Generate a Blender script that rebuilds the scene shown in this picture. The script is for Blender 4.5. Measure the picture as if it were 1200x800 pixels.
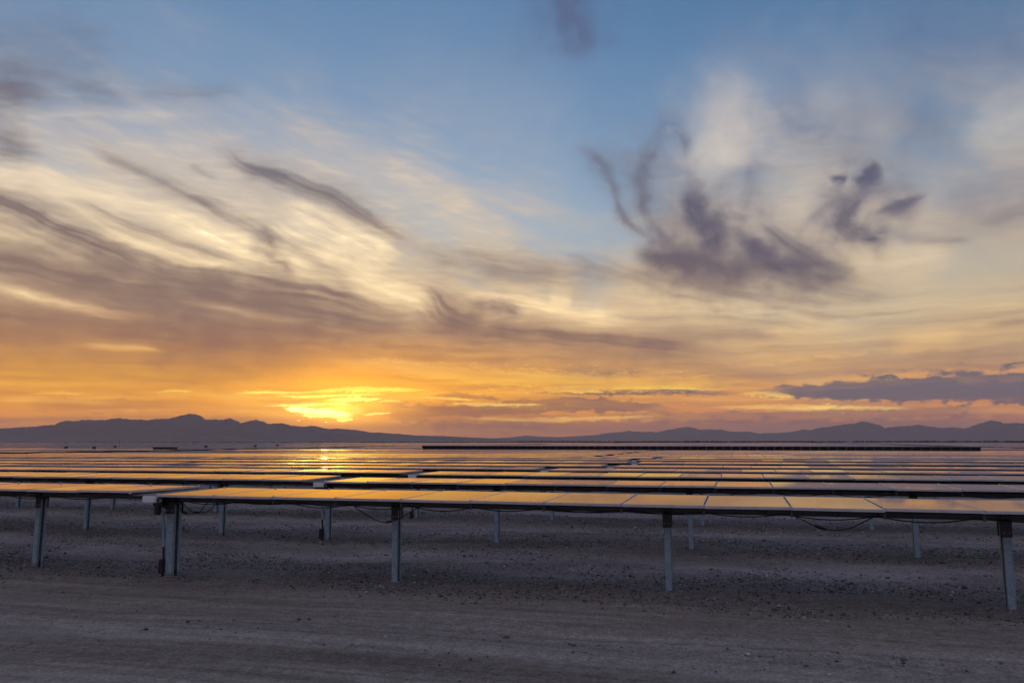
import bpy, bmesh, math, random
import numpy as np
from mathutils import Matrix, Vector, Euler

for o in list(bpy.data.objects):
    bpy.data.objects.remove(o)
SC = bpy.context.scene
COL = SC.collection
R = math.radians
random.seed(7)
RNG = np.random.default_rng(11)

# ------------------------------------------------------------------ camera
CAM_H = 2.2
cam = bpy.data.cameras.new("camera")
cam.sensor_width = 36.0
cam.lens = 888.0 / 1200.0 * 36.0
cam.clip_start = 0.05
cam.clip_end = 120000.0
cam_ob = bpy.data.objects.new("camera", cam)
COL.objects.link(cam_ob)
cam_ob.location = (0, 0, CAM_H)
cam_ob.rotation_euler = (Matrix.Rotation(R(90 + 7.47), 3, 'X') @ Matrix.Rotation(R(-0.04), 3, 'Z')).to_euler()
SC.camera = cam_ob

# ------------------------------------------------------------------ exposure
SC.view_settings.view_transform = 'Standard'
SC.view_settings.look = 'None'
SC.view_settings.gamma = 1.0
SC.view_settings.exposure = 1.0
SC.view_settings.use_curve_mapping = False
SC.cycles.use_denoising = True
SC.cycles.max_bounces = 5
SC.cycles.diffuse_bounces = 2
SC.cycles.glossy_bounces = 3
SC.cycles.transmission_bounces = 2
SC.cycles.volume_bounces = 0
SC.cycles.transparent_max_bounces = 4

# ------------------------------------------------------------------ sun
SUN_AZ, SUN_EL = -13.8, 2.1
sun = bpy.data.lights.new("sun", 'SUN')
sun.energy = 0.0006
sun.color = (1.0, 0.55, 0.22)
sun.angle = R(0.53)
sun_ob = bpy.data.objects.new("sun", sun)
COL.objects.link(sun_ob)
sd = Vector((math.sin(R(SUN_AZ)) * math.cos(R(SUN_EL)), math.cos(R(SUN_AZ)) * math.cos(R(SUN_EL)), math.sin(R(SUN_EL))))
sun_ob.rotation_euler = sd.to_track_quat('Z', 'Y').to_euler()

# ------------------------------------------------------------------ noise
_P = np.random.default_rng(5).permutation(4096).astype(np.int64)
_G = np.random.default_rng(6).uniform(0, 2 * np.pi, 4096)
_GX, _GY = np.cos(_G).astype(np.float32), np.sin(_G).astype(np.float32)
def noise2(x, y, seed=0):
    xi = np.floor(x).astype(np.int64); yi = np.floor(y).astype(np.int64)
    fx = (x - xi).astype(np.float32); fy = (y - yi).astype(np.float32)
    u = fx * fx * fx * (fx * (fx * 6 - 15) + 10); v = fy * fy * fy * (fy * (fy * 6 - 15) + 10)
    def g(ix, iy, dx, dy):
        h = _P[(_P[(ix + seed * 131) & 4095] + iy) & 4095]
        return _GX[h] * dx + _GY[h] * dy
    a = g(xi, yi, fx, fy); b = g(xi + 1, yi, fx - 1, fy)
    c = g(xi, yi + 1, fx, fy - 1); d = g(xi + 1, yi + 1, fx - 1, fy - 1)
    return (a + (b - a) * u) * (1 - v) + (c + (d - c) * u) * v
def fbm(x, y, octs=4, seed=0, gain=.5):
    s = 0.0; a = 1.0
    for k in range(octs):
        s = s + a * noise2(x * 2.03 ** k + 17.3 * k, y * 2.03 ** k - 9.1 * k, seed + k); a *= gain
    return s
def sstep(a, b, x):
    t = np.clip((x - a) / (b - a), 0, 1); return t * t * (3 - 2 * t)

# ------------------------------------------------------------------ clouds: cover maps by compass direction and elevation (degrees)
# each streak: (layer, strength, half width above, half width below, fibre, [(azimuth, elevation, width factor), ...])
STROKES = [
    ('dark', 0.98, 0.45, 1.16, 0.5, [(-47.46, 17.48, 1), (-34.94, 14.96, 1), (-32.05, 13.92, 1), (-28.49, 12.83, 1), (-24.71, 11.9, 1), (-20.17, 11.44, 1), (-12.9, 10.62, 1), (-8.44, 9.3, 1), (-4.56, 8.48, 0.6)]),
    ('dark', 0.92, 0.84, 1.94, 0.3, [(-46.9, 11.84, 1), (-34.67, 11.5, 1), (-31.36, 10.93, 1), (-26.79, 10.67, 1), (-21.27, 10.28, 1), (-15.32, 9.33, 1), (-9.7, 8.64, 1), (-2.61, 8.24, 0.8)]),
    ('dark', 0.85, 1.68, 1.68, 0.3, [(-46.56, 8.3, 1), (-34.42, 8.21, 1), (-27.15, 8.04, 1), (-18.84, 7.69, 1), (-10.95, 8.1, 0.8)]),
    ('dark', 0.5, 1.16, 1.42, 0.3, [(-46.31, 5.72, 1), (-34.3, 6.61, 1), (-24.41, 6.34, 1), (-17.01, 6.03, 1), (-11.52, 6.06, 0.5)]),
    ('dark', 0.98, 0.39, 0.52, 0.3, [(-21.93, 21.11, 0.7), (-21.19, 20.29, 1.3), (-19.96, 19.39, 1), (-17.52, 18.82, 1), (-13.87, 17.81, 1.2), (-11.81, 16.84, 1.2), (-9.86, 15.7, 0.8), (-7.89, 14.71, 0.5)]),
    ('dark', 0.62, 0.32, 0.39, 0.35, [(-30.49, 19.83, 0.5), (-29.74, 19.22, 1.1), (-28.66, 18.63, 1), (-26.7, 17.99, 0.8), (-23.31, 16.67, 0.6), (-20.36, 15.33, 0.4)]),
    ('dark', 0.85, 0.65, 0.77, 0.5, [(-42.74, 18.88, 1), (-35.21, 18.36, 1), (-33.8, 18.13, 1), (-32.07, 18.14, 0.6)]),
    ('dark', 0.75, 0.9, 1.03, 0.5, [(-42.74, 18.88, 1), (-35.45, 21.28, 1), (-34.09, 21.81, 1), (-32.38, 21.57, 0.6)]),
    ('dark', 0.28, 0.52, 0.65, 0.5, [(-28.14, 23.5, 1), (-24.27, 23.55, 1), (-20.21, 24.5, 0.5)]),
    ('dark', 0.3, 0.19, 0.32, 0.5, [(-23.92, 19.52, 1), (-22.56, 18.62, 1), (-21.55, 18.27, 0.5)]),
    ('dark', 0.6, 0.32, 0.52, 0.5, [(-31.73, 16.26, 0.7), (-29.67, 15.26, 1), (-26.48, 14.33, 1), (-23.12, 13.29, 1), (-19.05, 12.43, 0.6)]),
    ('dark', 0.5, 0.39, 0.65, 0.5, [(-27.81, 18.55, 1), (-22.16, 16.57, 1), (-16.72, 14.13, 1), (-12.96, 12.68, 0.6)]),
    ('dark', 0.75, 0.77, 0.77, -0.5, [(-19.87, 15.02, 0.6), (-18.89, 14.26, 1), (-17.76, 13.13, 1), (-16.02, 11.77, 0.8)]),
    ('dark', 0.92, 0.65, 0.84, 0.5, [(-7.32, 11.5, 0.8), (-6.2, 10.5, 1.2), (-4.89, 9.5, 1.3), (-1.96, 8.63, 1)]),
    ('dark', 0.75, 0.45, 0.65, -0.5, [(-3.66, 10.41, 0.6), (-1.64, 10.3, 1), (-0.13, 9.98, 1.2), (1.31, 9.21, 0.8)]),
    ('dark', 0.94, 0.58, 1.16, 0.3, [(-8.44, 9.43, 0.6), (-2.61, 8.62, 1), (2.61, 8.11, 1), (6.48, 7.68, 1), (12.17, 6.93, 1), (17.01, 6.16, 0.5)]),
    ('dark', 0.45, 0.32, 0.39, 0.5, [(2.59, 5.47, 0.6), (6.45, 5.12, 1), (10.56, 5.19, 0.6)]),
    ('dark', 0.3, 0.52, 0.77, 0.5, [(-8.54, 14.69, 0.6), (-3.96, 13.74, 1), (2.63, 12.6, 1), (6.55, 11.9, 0.5)]),
    ('dark', 0.3, 0.26, 0.45, 0.5, [(-10.9, 6.39, 0.5), (-5.18, 6.15, 1), (2.59, 5.85, 0.5)]),
    ('dark', 0.62, 0.39, 0.39, -0.4, [(4.57, 21.81, 0.6), (6.03, 21.4, 1), (6.95, 20.51, 1.2), (7.58, 19.08, 1.1), (8.33, 17.14, 0.8), (9.22, 16.1, 0.6), (11.11, 14.64, 0.5)]),
    ('dark', 0.62, 0.58, 0.58, -0.5, [(11.21, 22.8, 0.6), (10.77, 21.04, 1.1), (9.94, 19.15, 1.1), (9.89, 17.19, 0.8), (11.14, 15.52, 0.6), (13.0, 14.05, 0.5)]),
    ('dark', 0.5, 0.58, 0.58, -0.8, [(10.8, 22.35, 0.6), (12.37, 22.71, 1.1), (13.26, 22.17, 1), (13.57, 20.24, 0.6)]),
    ('dark', 0.85, 0.9, 0.9, -0.7, [(12.23, 18.16, 0.6), (13.61, 17.46, 1.1), (14.45, 16.3, 1.1), (15.26, 14.65, 0.9), (15.95, 13.13, 0.8)]),
    ('dark', 0.9, 0.71, 0.97, -0.35, [(8.93, 14.49, 0.5), (10.45, 13.8, 1), (12.97, 13.06, 1.2), (16.03, 12.14, 1.2), (19.0, 11.46, 0.7)]),
    ('dark', 0.8, 0.65, 0.84, -0.45, [(16.16, 15.69, 0.4), (17.45, 14.38, 0.9), (19.64, 12.63, 1.2), (22.19, 11.59, 1.1), (25.73, 10.82, 0.5)]),
    ('dark', 0.65, 0.45, 0.58, 0.4, [(18.13, 16.02, 0.5), (20.58, 14.0, 1), (22.96, 12.36, 1), (24.95, 11.36, 0.5)]),
    ('dark', 0.4, 0.26, 0.45, 0.4, [(3.17, 14.38, 0.6), (5.91, 13.19, 1), (9.13, 12.08, 1), (12.9, 10.68, 0.7), (16.55, 9.89, 0.4)]),
    ('dark', 0.34, 0.26, 0.39, 0.4, [(5.93, 14.08, 0.6), (9.14, 12.59, 1), (14.15, 11.12, 1), (18.95, 10.13, 0.5)]),
    ('dark', 0.34, 0.65, 0.71, -0.6, [(18.08, 20.65, 0.6), (18.4, 19.45, 1), (18.08, 17.76, 1), (17.29, 16.33, 0.6)]),
    ('dark', 0.75, 0.45, 0.45, -0.8, [(23.25, 17.72, 0.6), (23.94, 17.98, 1), (24.6, 17.66, 0.6)]),
    ('dark', 0.8, 0.71, 0.71, -0.8, [(24.79, 17.18, 0.6), (25.71, 17.85, 1.1), (26.85, 18.59, 0.7)]),
    ('dark', 0.85, 0.65, 0.65, -0.6, [(26.11, 17.23, 0.6), (25.29, 16.31, 1.1), (24.45, 15.14, 1.1), (25.49, 14.1, 1.1), (27.81, 13.6, 0.5)]),
    ('dark', 0.6, 0.45, 0.45, -0.7, [(26.31, 15.04, 0.6), (27.94, 15.73, 1), (29.73, 16.14, 0.5)]),
    ('dark', 0.35, 0.45, 0.45, -0.6, [(21.63, 15.21, 0.6), (23.04, 15.88, 1), (24.77, 16.72, 0.7)]),
    ('dark', 0.78, 1.94, 1.94, -0.6, [(2.51, 34.83, 0.9), (4.28, 31.65, 1.1), (5.62, 29.42, 0.8), (6.26, 27.26, 0.5)]),
    ('dark', 0.3, 0.19, 0.26, 0.2, [(16.59, 10.75, 0.6), (20.08, 9.33, 1), (25.05, 8.18, 0.5)]),
    ('dark', 0.28, 0.19, 0.26, 0.2, [(14.09, 9.25, 0.6), (17.7, 8.6, 1), (22.28, 7.76, 0.5)]),
    ('dark', 0.35, 0.39, 0.45, 0.3, [(10.32, 8.11, 0.7), (16.47, 7.72, 1), (20.56, 7.24, 0.4)]),
    ('dark', 0.3, 0.32, 0.45, 0.5, [(27.0, 5.51, 0.6), (30.52, 5.77, 1), (36.42, 5.76, 1)]),
    ('dark', 0.28, 0.58, 0.71, 0.4, [(12.12, 5.29, 0.5), (17.55, 4.85, 1), (24.34, 5.16, 1), (29.5, 5.16, 1), (36.77, 4.96, 1)]),
    ('dark', 0.5, 0.19, 0.26, 0.3, [(32.06, 7.39, 0.5), (34.36, 7.36, 1), (36.94, 7.02, 1)]),
    ('dark', 0.3, 0.52, 0.52, 0.4, [(32.05, 13.92, 0.6), (34.88, 14.23, 1), (37.52, 14.19, 1)]),
    ('dark', 0.97, 0.71, 0.52, 0.15, [(17.38, 3.38, 0.3), (20.38, 3.38, 0.7), (24.25, 3.35, 1), (28.4, 3.4, 1.2), (31.78, 3.34, 1.4), (37.47, 3.27, 1.6)]),
    ('dark', 0.97, 0.45, 0.39, 0.1, [(20.93, 3.13, 0.6), (26.34, 3.06, 1), (31.76, 2.96, 1.2), (37.43, 2.76, 1.3)]),
    ('dark', 0.85, 0.16, 0.19, 0.5, [(0.65, 3.6, 0.4), (6.42, 3.58, 1), (12.69, 3.58, 1.1), (16.67, 3.39, 0.6)]),
    ('dark', 0.8, 0.39, 0.52, 0.2, [(-8.3, 1.92, 0.6), (-2.57, 2.38, 1), (2.57, 2.7, 1.1), (7.05, 2.69, 1), (12.65, 2.14, 0.5)]),
    ('dark', 0.6, 0.16, 0.19, 0.4, [(-6.42, 3.2, 0.5), (-4.18, 3.4, 1.2), (-0.64, 3.03, 0.4)]),
    ('dark', 0.55, 0.45, 0.71, 0.2, [(-10.15, 0.84, 1), (0.0, 0.92, 1), (12.62, 1.02, 1), (24.12, 0.95, 1), (36.48, 1.15, 1)]),
    ('dark', 0.45, 0.32, 0.39, 0.3, [(6.4, 1.86, 0.5), (15.66, 1.68, 1), (23.08, 1.78, 1), (33.96, 1.93, 1)]),
    ('dark', 0.4, 0.13, 0.19, 0.4, [(-45.86, 0.99, 1), (-29.27, 1.47, 1), (-24.15, 1.59, 1), (-16.24, 1.49, 1)]),
    ('dark', 0.28, 0.39, 0.52, 0.5, [(-33.11, 2.59, 0.6), (-28.83, 2.37, 1), (-24.21, 2.59, 0.5)]),
    ('dark', 0.35, 0.26, 0.39, 0.3, [(-10.82, 2.91, 0.5), (-6.41, 2.56, 1), (0.0, 1.94, 0.6)]),
    ('clear', 0.75, 0.26, 0.45, 0.4, [(-46.85, 11.31, 1), (-34.52, 9.54, 1), (-31.71, 9.07, 1), (-27.7, 8.52, 1), (-25.05, 8.18, 0.4)]),
    ('clear', 0.35, 0.19, 0.26, 0.5, [(-24.59, 9.63, 0.5), (-20.07, 9.15, 1), (-14.08, 8.75, 0.5)]),
    ('clear', 0.6, 0.32, 0.39, 0.3, [(-31.52, 6.38, 0.5), (-28.08, 6.31, 1), (-24.4, 6.22, 0.5)]),
    ('bright', 0.45, 0.52, 0.71, 0.5, [(-47.33, 16.19, 1), (-34.82, 13.4, 1), (-31.95, 12.51, 1), (-28.41, 11.59, 0.5)]),
    ('bright', 0.75, 0.45, 0.58, 0.5, [(-32.18, 15.75, 0.6), (-27.5, 13.75, 1), (-23.65, 12.71, 1), (-18.43, 11.93, 0.6)]),
    ('bright', 0.85, 0.71, 0.9, 0.5, [(-27.12, 16.07, 0.6), (-22.05, 14.46, 1), (-17.28, 13.17, 1), (-13.26, 12.42, 0.6)]),
    ('bright', 0.75, 1.29, 1.16, 0.8, [(-18.06, 17.22, 0.6), (-14.62, 15.8, 1), (-11.43, 14.5, 1), (-7.87, 13.39, 0.6)]),
    ('bright', 0.85, 0.65, 0.84, 0.5, [(-13.27, 12.54, 0.6), (-10.4, 11.41, 1), (-7.5, 10.6, 1), (-5.22, 9.5, 0.5)]),
    ('bright', 0.75, 0.58, 0.71, 0.5, [(-4.26, 11.43, 0.5), (0.0, 10.69, 1), (3.27, 9.9, 1), (6.51, 9.35, 1), (10.33, 8.75, 0.5)]),
    ('bright', 0.6, 0.58, 0.58, 0.0, [(2.62, 10.62, 0.7), (3.73, 10.48, 1), (4.84, 10.33, 0.7)]),
    ('bright', 0.4, 0.26, 0.32, 0.5, [(-46.85, 11.31, 1), (-34.52, 9.49, 1), (-31.7, 9.02, 1), (-27.7, 8.46, 0.5)]),
    ('bright', 0.32, 1.16, 1.16, 0.6, [(5.88, 10.64, 0.6), (14.13, 10.25, 1), (22.32, 8.59, 1), (26.6, 7.56, 0.5)]),
    ('bright', 0.5, 0.58, 0.77, 0.5, [(-47.33, 16.19, 1), (-35.08, 16.73, 1), (-31.25, 16.45, 1), (-27.12, 16.07, 1), (-22.65, 15.11, 0.6)]),
    ('bright', 0.35, 0.13, 0.19, 0.2, [(-30.07, 6.36, 0.5), (-27.57, 6.4, 1), (-24.67, 6.15, 0.5)]),
    ('bright', 0.2, 2.19, 2.19, 0.4, [(17.72, 26.28, 0.6), (16.45, 22.92, 1), (16.05, 19.14, 0.8)]),
    ('bright', 0.22, 1.94, 1.94, -0.5, [(21.38, 24.0, 0.6), (25.32, 22.28, 1), (28.41, 19.56, 0.6)]),
    ('bright', 0.12, 1.42, 1.55, 0.4, [(32.49, 19.87, 0.6), (34.92, 20.49, 1), (38.03, 20.24, 1)]),
    ('bright', 0.25, 1.03, 1.16, 0.4, [(23.68, 13.24, 0.6), (26.35, 12.21, 1), (31.44, 12.14, 0.6)]),
    ('bright', 0.22, 0.52, 0.65, 0.4, [(26.52, 6.11, 0.6), (28.6, 6.57, 1), (31.08, 6.85, 0.6)]),
    ('bright', 0.3, 0.32, 0.39, 0.5, [(-35.33, 19.88, 0.7), (-29.58, 21.41, 1), (-23.04, 22.08, 0.6)]),
    ('bright', 0.25, 0.52, 0.58, 0.7, [(-13.38, 6.01, 0.6), (-2.59, 4.89, 1), (10.23, 4.31, 1), (17.53, 4.3, 0.5)]),
    ('bright', 1.0, 0.11, 0.13, 0.5, [(-20.04, 3.33, 0.3), (-18.08, 3.46, 0.8), (-15.72, 3.47, 0.5), (-12.7, 3.77, 1.1), (-9.59, 3.74, 1.2), (-7.7, 3.79, 1), (-6.17, 3.78, 0.4)]),
    ('bright', 1.0, 0.08, 0.09, 0.5, [(-17.37, 3.23, 0.4), (-15.11, 3.23, 1.1), (-12.07, 3.37, 0.9), (-9.46, 3.37, 0.4)]),
    ('bright', 1.4, 0.11, 0.12, 0.5, [(-13.89, 2.97, 0.5), (-12.06, 3.05, 1.2), (-10.7, 3.04, 1), (-9.7, 3.11, 0.4)]),
    ('bright', 0.9, 0.09, 0.1, 0.5, [(-18.04, 2.51, 0.3), (-15.99, 2.57, 0.9), (-13.89, 2.72, 1), (-11.74, 2.71, 0.4)]),
    ('bright', 2.4, 0.17, 0.22, 0.3, [(-16.75, 2.38, 0.4), (-15.56, 2.24, 1), (-13.99, 2.07, 1.2), (-12.64, 1.95, 1.3), (-11.84, 1.9, 0.5)]),
    ('bright', 1.6, 0.08, 0.09, 0.3, [(-15.54, 1.81, 0.3), (-14.16, 1.76, 0.9), (-12.33, 1.71, 0.6)]),
    ('bright', 2.0, 0.1, 0.13, 0.2, [(-13.0, 1.48, 0.6), (-12.33, 1.55, 1), (-11.78, 1.62, 0.5)]),
    ('bright', 0.9, 0.08, 0.08, 0.4, [(-11.16, 1.84, 0.5), (-10.17, 1.97, 1), (-8.93, 2.04, 0.4)]),
    ('bright', 0.7, 0.06, 0.07, 0.4, [(-10.19, 2.85, 0.4), (-9.26, 2.92, 1), (-8.31, 2.9, 0.4)]),
    ('bright', 0.35, 0.08, 0.08, 0.4, [(-25.41, 3.26, 0.5), (-24.25, 3.4, 1), (-22.73, 3.38, 0.4)]),
    ('bright', 0.4, 0.08, 0.09, 0.4, [(-7.05, 3.2, 0.5), (-5.14, 3.14, 1), (-2.83, 3.02, 0.4)]),
    ('bright', 0.35, 0.1, 0.13, 0.4, [(-5.14, 2.76, 0.5), (-1.93, 2.7, 1), (2.57, 2.7, 0.4)]),
    ('bright', 0.35, 0.11, 0.12, 0.5, [(2.32, 3.54, 0.5), (4.51, 3.66, 1), (7.06, 3.64, 0.5)]),
    ('bright', 0.25, 0.08, 0.08, 0.6, [(6.43, 3.84, 0.5), (10.22, 3.86, 1), (15.73, 3.66, 0.5)]),
    ('bright', 0.22, 0.13, 0.17, 0.4, [(-3.85, 1.68, 0.5), (2.57, 1.55, 1), (11.41, 1.84, 0.5)]),
    ('bright', 0.22, 0.13, 0.17, 0.4, [(14.48, 2.37, 0.5), (20.33, 2.36, 1), (28.32, 2.1, 0.5)]),
    ('bright', 0.4, 0.13, 0.17, 0.6, [(16.67, 3.33, 0.5), (18.66, 3.35, 1), (20.71, 3.07, 0.5)]),
    ('bright', 0.18, 0.08, 0.08, 0.5, [(-32.68, 2.93, 0.5), (-30.82, 3.1, 1), (-28.88, 3.04, 0.5)]),
    ('dark', 0.5, 0.1, 0.13, 0.4, [(-18.64, 2.81, 0.4), (-16.29, 2.87, 1), (-14.2, 3.0, 0.4)]),
    ('dark', 0.6, 1.68, 1.81, -0.6, [(9.17, 13.98, 0.6), (14.84, 13.14, 1.1), (20.22, 12.35, 1), (25.23, 11.45, 0.6)]),
    ('dark', 0.42, 1.94, 2.19, -0.6, [(21.55, 15.93, 0.7), (25.5, 16.05, 1.1), (29.66, 15.21, 0.7)]),
    ('dark', 0.3, 1.42, 1.42, -0.6, [(6.04, 21.88, 0.6), (9.29, 19.31, 1), (12.43, 16.06, 1), (16.08, 13.37, 0.7)]),
    ('dark', 0.26, 1.29, 1.42, -0.6, [(13.33, 24.38, 0.6), (11.95, 21.56, 1), (14.38, 17.77, 1), (16.1, 13.98, 0.7)]),
    ('dark', 0.42, 1.16, 1.29, 0.6, [(-42.85, 20.02, 0.8), (-35.52, 22.17, 1), (-31.22, 22.76, 1), (-25.94, 23.27, 0.5)]),
    ('dark', 0.26, 1.68, 1.94, 0.6, [(-43.1, 22.48, 1), (-33.87, 24.9, 1), (-27.82, 26.62, 0.7)]),
    ('dark', 0.3, 1.03, 1.42, 0.7, [(-8.54, 14.5, 0.6), (-2.64, 13.24, 1), (3.95, 12.72, 1), (10.4, 11.79, 0.6)]),
    ('dark', 0.32, 0.84, 1.03, 0.6, [(-22.4, 21.04, 0.5), (-17.52, 18.82, 1), (-11.81, 16.72, 1.2), (-5.27, 13.84, 0.7)]),
    ('dark', 0.3, 2.19, 1.94, -0.5, [(18.41, 24.97, 0.6), (23.0, 21.52, 1), (28.48, 20.64, 1), (32.33, 17.77, 0.6)]),
    ('dark', 0.25, 1.68, 1.94, -0.5, [(29.65, 14.93, 0.7), (34.04, 15.23, 1), (40.03, 14.71, 1)]),
    ('dark', 0.22, 2.58, 2.58, 0.5, [(25.7, 28.09, 1), (30.88, 24.91, 1), (40.73, 22.3, 1)]),
    ('dark', 0.15, 0.77, 0.9, 0.7, [(-14.23, 13.48, 0.5), (-11.67, 11.74, 1), (-8.46, 10.58, 1), (-5.21, 9.24, 0.6)]),
    ('bright', 0.42, 1.94, 2.84, -0.4, [(17.92, 27.79, 0.5), (16.22, 23.52, 1), (15.21, 20.11, 0.9), (15.37, 17.69, 0.5)]),
    ('bright', 0.22, 2.58, 2.58, 0.5, [(18.64, 16.81, 0.6), (22.75, 16.97, 1), (26.93, 13.01, 0.7)]),
    ('bright', 0.18, 1.68, 1.94, -0.5, [(31.4, 18.48, 0.5), (34.37, 19.48, 1), (40.44, 19.27, 1)]),
    ('dark', 0.45, 0.26, 0.45, 0.3, [(-47.16, 14.46, 1), (-34.82, 13.5, 1), (-30.47, 12.26, 1), (-26.31, 11.46, 1), (-22.45, 11.09, 0.6)]),
    ('dark', 0.4, 0.26, 0.39, 0.3, [(-47.38, 16.62, 1), (-34.99, 15.59, 1), (-31.64, 14.97, 1), (-26.98, 13.81, 1), (-23.09, 12.7, 0.6)]),
    ('dark', 0.22, 0.26, 0.39, 0.3, [(-19.18, 15.44, 0.5), (-16.1, 13.98, 1), (-11.67, 11.74, 1), (-7.81, 9.96, 0.7)]),
    ('bright', 0.1, 0.9, 0.9, 0.1, [(-21.5, 3.23, 0.5), (-16.88, 2.84, 1), (-13.28, 2.63, 1.2), (-10.2, 2.92, 1), (-5.14, 3.46, 0.5)]),
    ('bright', 0.3, 0.58, 0.58, 0.1, [(-16.27, 2.23, 0.5), (-13.56, 2.13, 1), (-10.8, 2.16, 0.5)]),
    ('dark', 0.55, 0.71, 0.84, 0.3, [(-10.18, 2.29, 0.5), (-6.4, 1.93, 1), (-1.28, 1.68, 1), (3.85, 1.42, 0.6)]),
    ('bright', 0.7, 0.9, 0.9, 0.8, [(-19.21, 16.16, 0.5), (-16.42, 14.33, 1), (-12.98, 13.55, 1), (-9.78, 12.57, 0.6)]),
    ('bright', 0.6, 0.65, 0.77, 0.5, [(-12.95, 12.43, 0.5), (-10.4, 11.66, 1), (-7.82, 10.85, 0.6)]),
    ('dark', 0.42, 0.32, 0.52, 0.6, [(17.83, 11.91, 0.6), (21.3, 10.82, 1), (24.61, 10.09, 1), (27.77, 9.71, 0.4)]),
    ('dark', 0.4, 0.32, 0.52, 0.6, [(12.94, 12.18, 0.6), (16.6, 11.0, 1), (20.68, 9.9, 1), (24.02, 9.31, 0.4)]),
    ('dark', 0.36, 0.32, 0.52, 0.6, [(9.17, 13.72, 0.6), (12.32, 12.21, 1), (15.38, 10.94, 1), (18.94, 10.0, 0.4)]),
    ('dark', 0.4, 0.45, 0.52, -0.5, [(13.19, 20.27, 0.5), (13.89, 18.29, 1), (15.06, 15.77, 1), (16.69, 13.58, 0.6)]),
    ('dark', 0.36, 0.39, 0.52, 0.5, [(27.29, 13.77, 0.6), (29.53, 13.16, 1), (32.45, 12.88, 0.4)]),
    ('bright', 0.13, 3.87, 3.87, -0.4, [(13.45, 27.76, 0.7), (23.23, 25.36, 1), (31.75, 23.17, 1), (40.51, 19.98, 1)]),
    ('bright', 0.1, 2.58, 2.58, -0.4, [(-12.09, 26.2, 0.7), (-2.72, 25.53, 1), (6.75, 24.23, 0.7)]),
]
VEIL_TOP = [(-35.3, 19.3), (-25.3, 22.6), (-13.2, 21.8), (-6.7, 19.1), (0.0, 16.3), (5.9, 13.8), (10.5, 15.5), (13.9, 22.0), (16.5, 24.9), (20.8, 24.1), (25.3, 22.3), (30.6, 20.8), (35.4, 21.3)]

def spline(P, n=7):
    P = np.array(P, float); Q = np.vstack([2 * P[0] - P[1], P, 2 * P[-1] - P[-2]]); out = []
    for i in range(1, len(Q) - 2):
        t = np.linspace(0, 1, n, endpoint=False)[:, None]
        a, b, c, d = Q[i - 1], Q[i], Q[i + 1], Q[i + 2]
        out.append(.5 * (2 * b + (c - a) * t + (2 * a - 5 * b + 4 * c - d) * t ** 2 + (3 * b - a - 3 * c + d) * t ** 3))
    out.append(P[-1:]); return np.vstack(out)

def stroke_density(az, el, A, E, st, shift=0.0):
    layer, s, wa, wb, fib, pts = st
    c = spline(pts); c[:, 0] += shift
    m = 4.2 * max(wa, wb) * max(p[2] for p in pts) + 1.0
    i0, i1 = np.searchsorted(az, [c[:, 0].min() - m, c[:, 0].max() + m])
    j0, j1 = np.searchsorted(el, [c[:, 1].min() - m, c[:, 1].max() + m])
    if i1 - i0 < 2 or j1 - j0 < 2: return None
    X = A[j0:j1, i0:i1]; Y = E[j0:j1, i0:i1]
    best = np.full(X.shape, 1e9, np.float32); sg = np.zeros_like(best); arc = np.zeros_like(best); wf = np.zeros_like(best)
    L = 0.0
    for k in range(len(c) - 1):
        x0, y0, w0 = c[k]; x1, y1, w1 = c[k + 1]; dx, dy = x1 - x0, y1 - y0; l2 = dx * dx + dy * dy + 1e-9; l = math.sqrt(l2)
        t = np.clip(((X - x0) * dx + (Y - y0) * dy) / l2, 0, 1)
        ex = X - x0 - t * dx; ey = Y - y0 - t * dy
        d = ex * ex + ey * ey; mk = d < best
        cr = dx * ey - dy * ex
        if dx < 0: cr = -cr
        best = np.where(mk, d, best); sg = np.where(mk, cr, sg); arc = np.where(mk, L + t * l, arc); wf = np.where(mk, w0 + t * (w1 - w0), wf)
        L += l
    d = np.sqrt(best); w = np.where(sg > 0, wa, wb) * wf + 1e-3
    q = d / w
    if c[:, 1].mean() < 5.2 and wa < .74:                                    # small crisp clouds by the horizon: ragged edge
        q = q * (1 + (.8 * fbm(X / 1.1, Y / .16, 3, 40) + .7 * fbm(X / .30, Y / .10, 2, 44) if layer == 'bright' or wa < .3 else .75 * fbm(X / 1.2, Y / .5, 4, 40, .55)))
        den = 1 - sstep(.75, 1.25, q)
    else:
        q = q * (1 + (.55 if fib < 0 else .30) * fbm(X / 1.6, Y / (1.4 if fib < 0 else .8), 4, 31))
        den = .70 * np.exp(-(q ** 2)) + .34 * np.exp(-(q / 2.1) ** 2)
    sd = np.where(sg > 0, d, -d)
    f2 = fbm(X / 2.6, Y / 1.5, 4, 23)
    if fib < 0:                                    # soft torn puffs
        den = den * np.clip(1 - fib * (.9 * fbm(X / 1.9, Y / 1.6, 4, 61, .5) + 1.0 * fbm(arc / 3.2 + len(pts), sd / (.5 * (wa + wb) + .25), 3, 83) + .05), 0, 1.35)
    else:                                          # drawn-out fibres
        f = fbm(arc / (4 + L * .25) + 3.1 * len(pts) + .25 * sd, sd / (.16 * (wa + wb) + .14), 3, 9)
        den = den * np.clip(1 + fib * (1.15 * f + .9 * f2 - .12), 0, 1.5)
    end = np.minimum(arc, L - arc) / L
    den = den * sstep(-.03, .26 if c[:, 1].mean() > 5.2 else .16, end) * s
    return (slice(j0, j1), slice(i0, i1)), den

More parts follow.
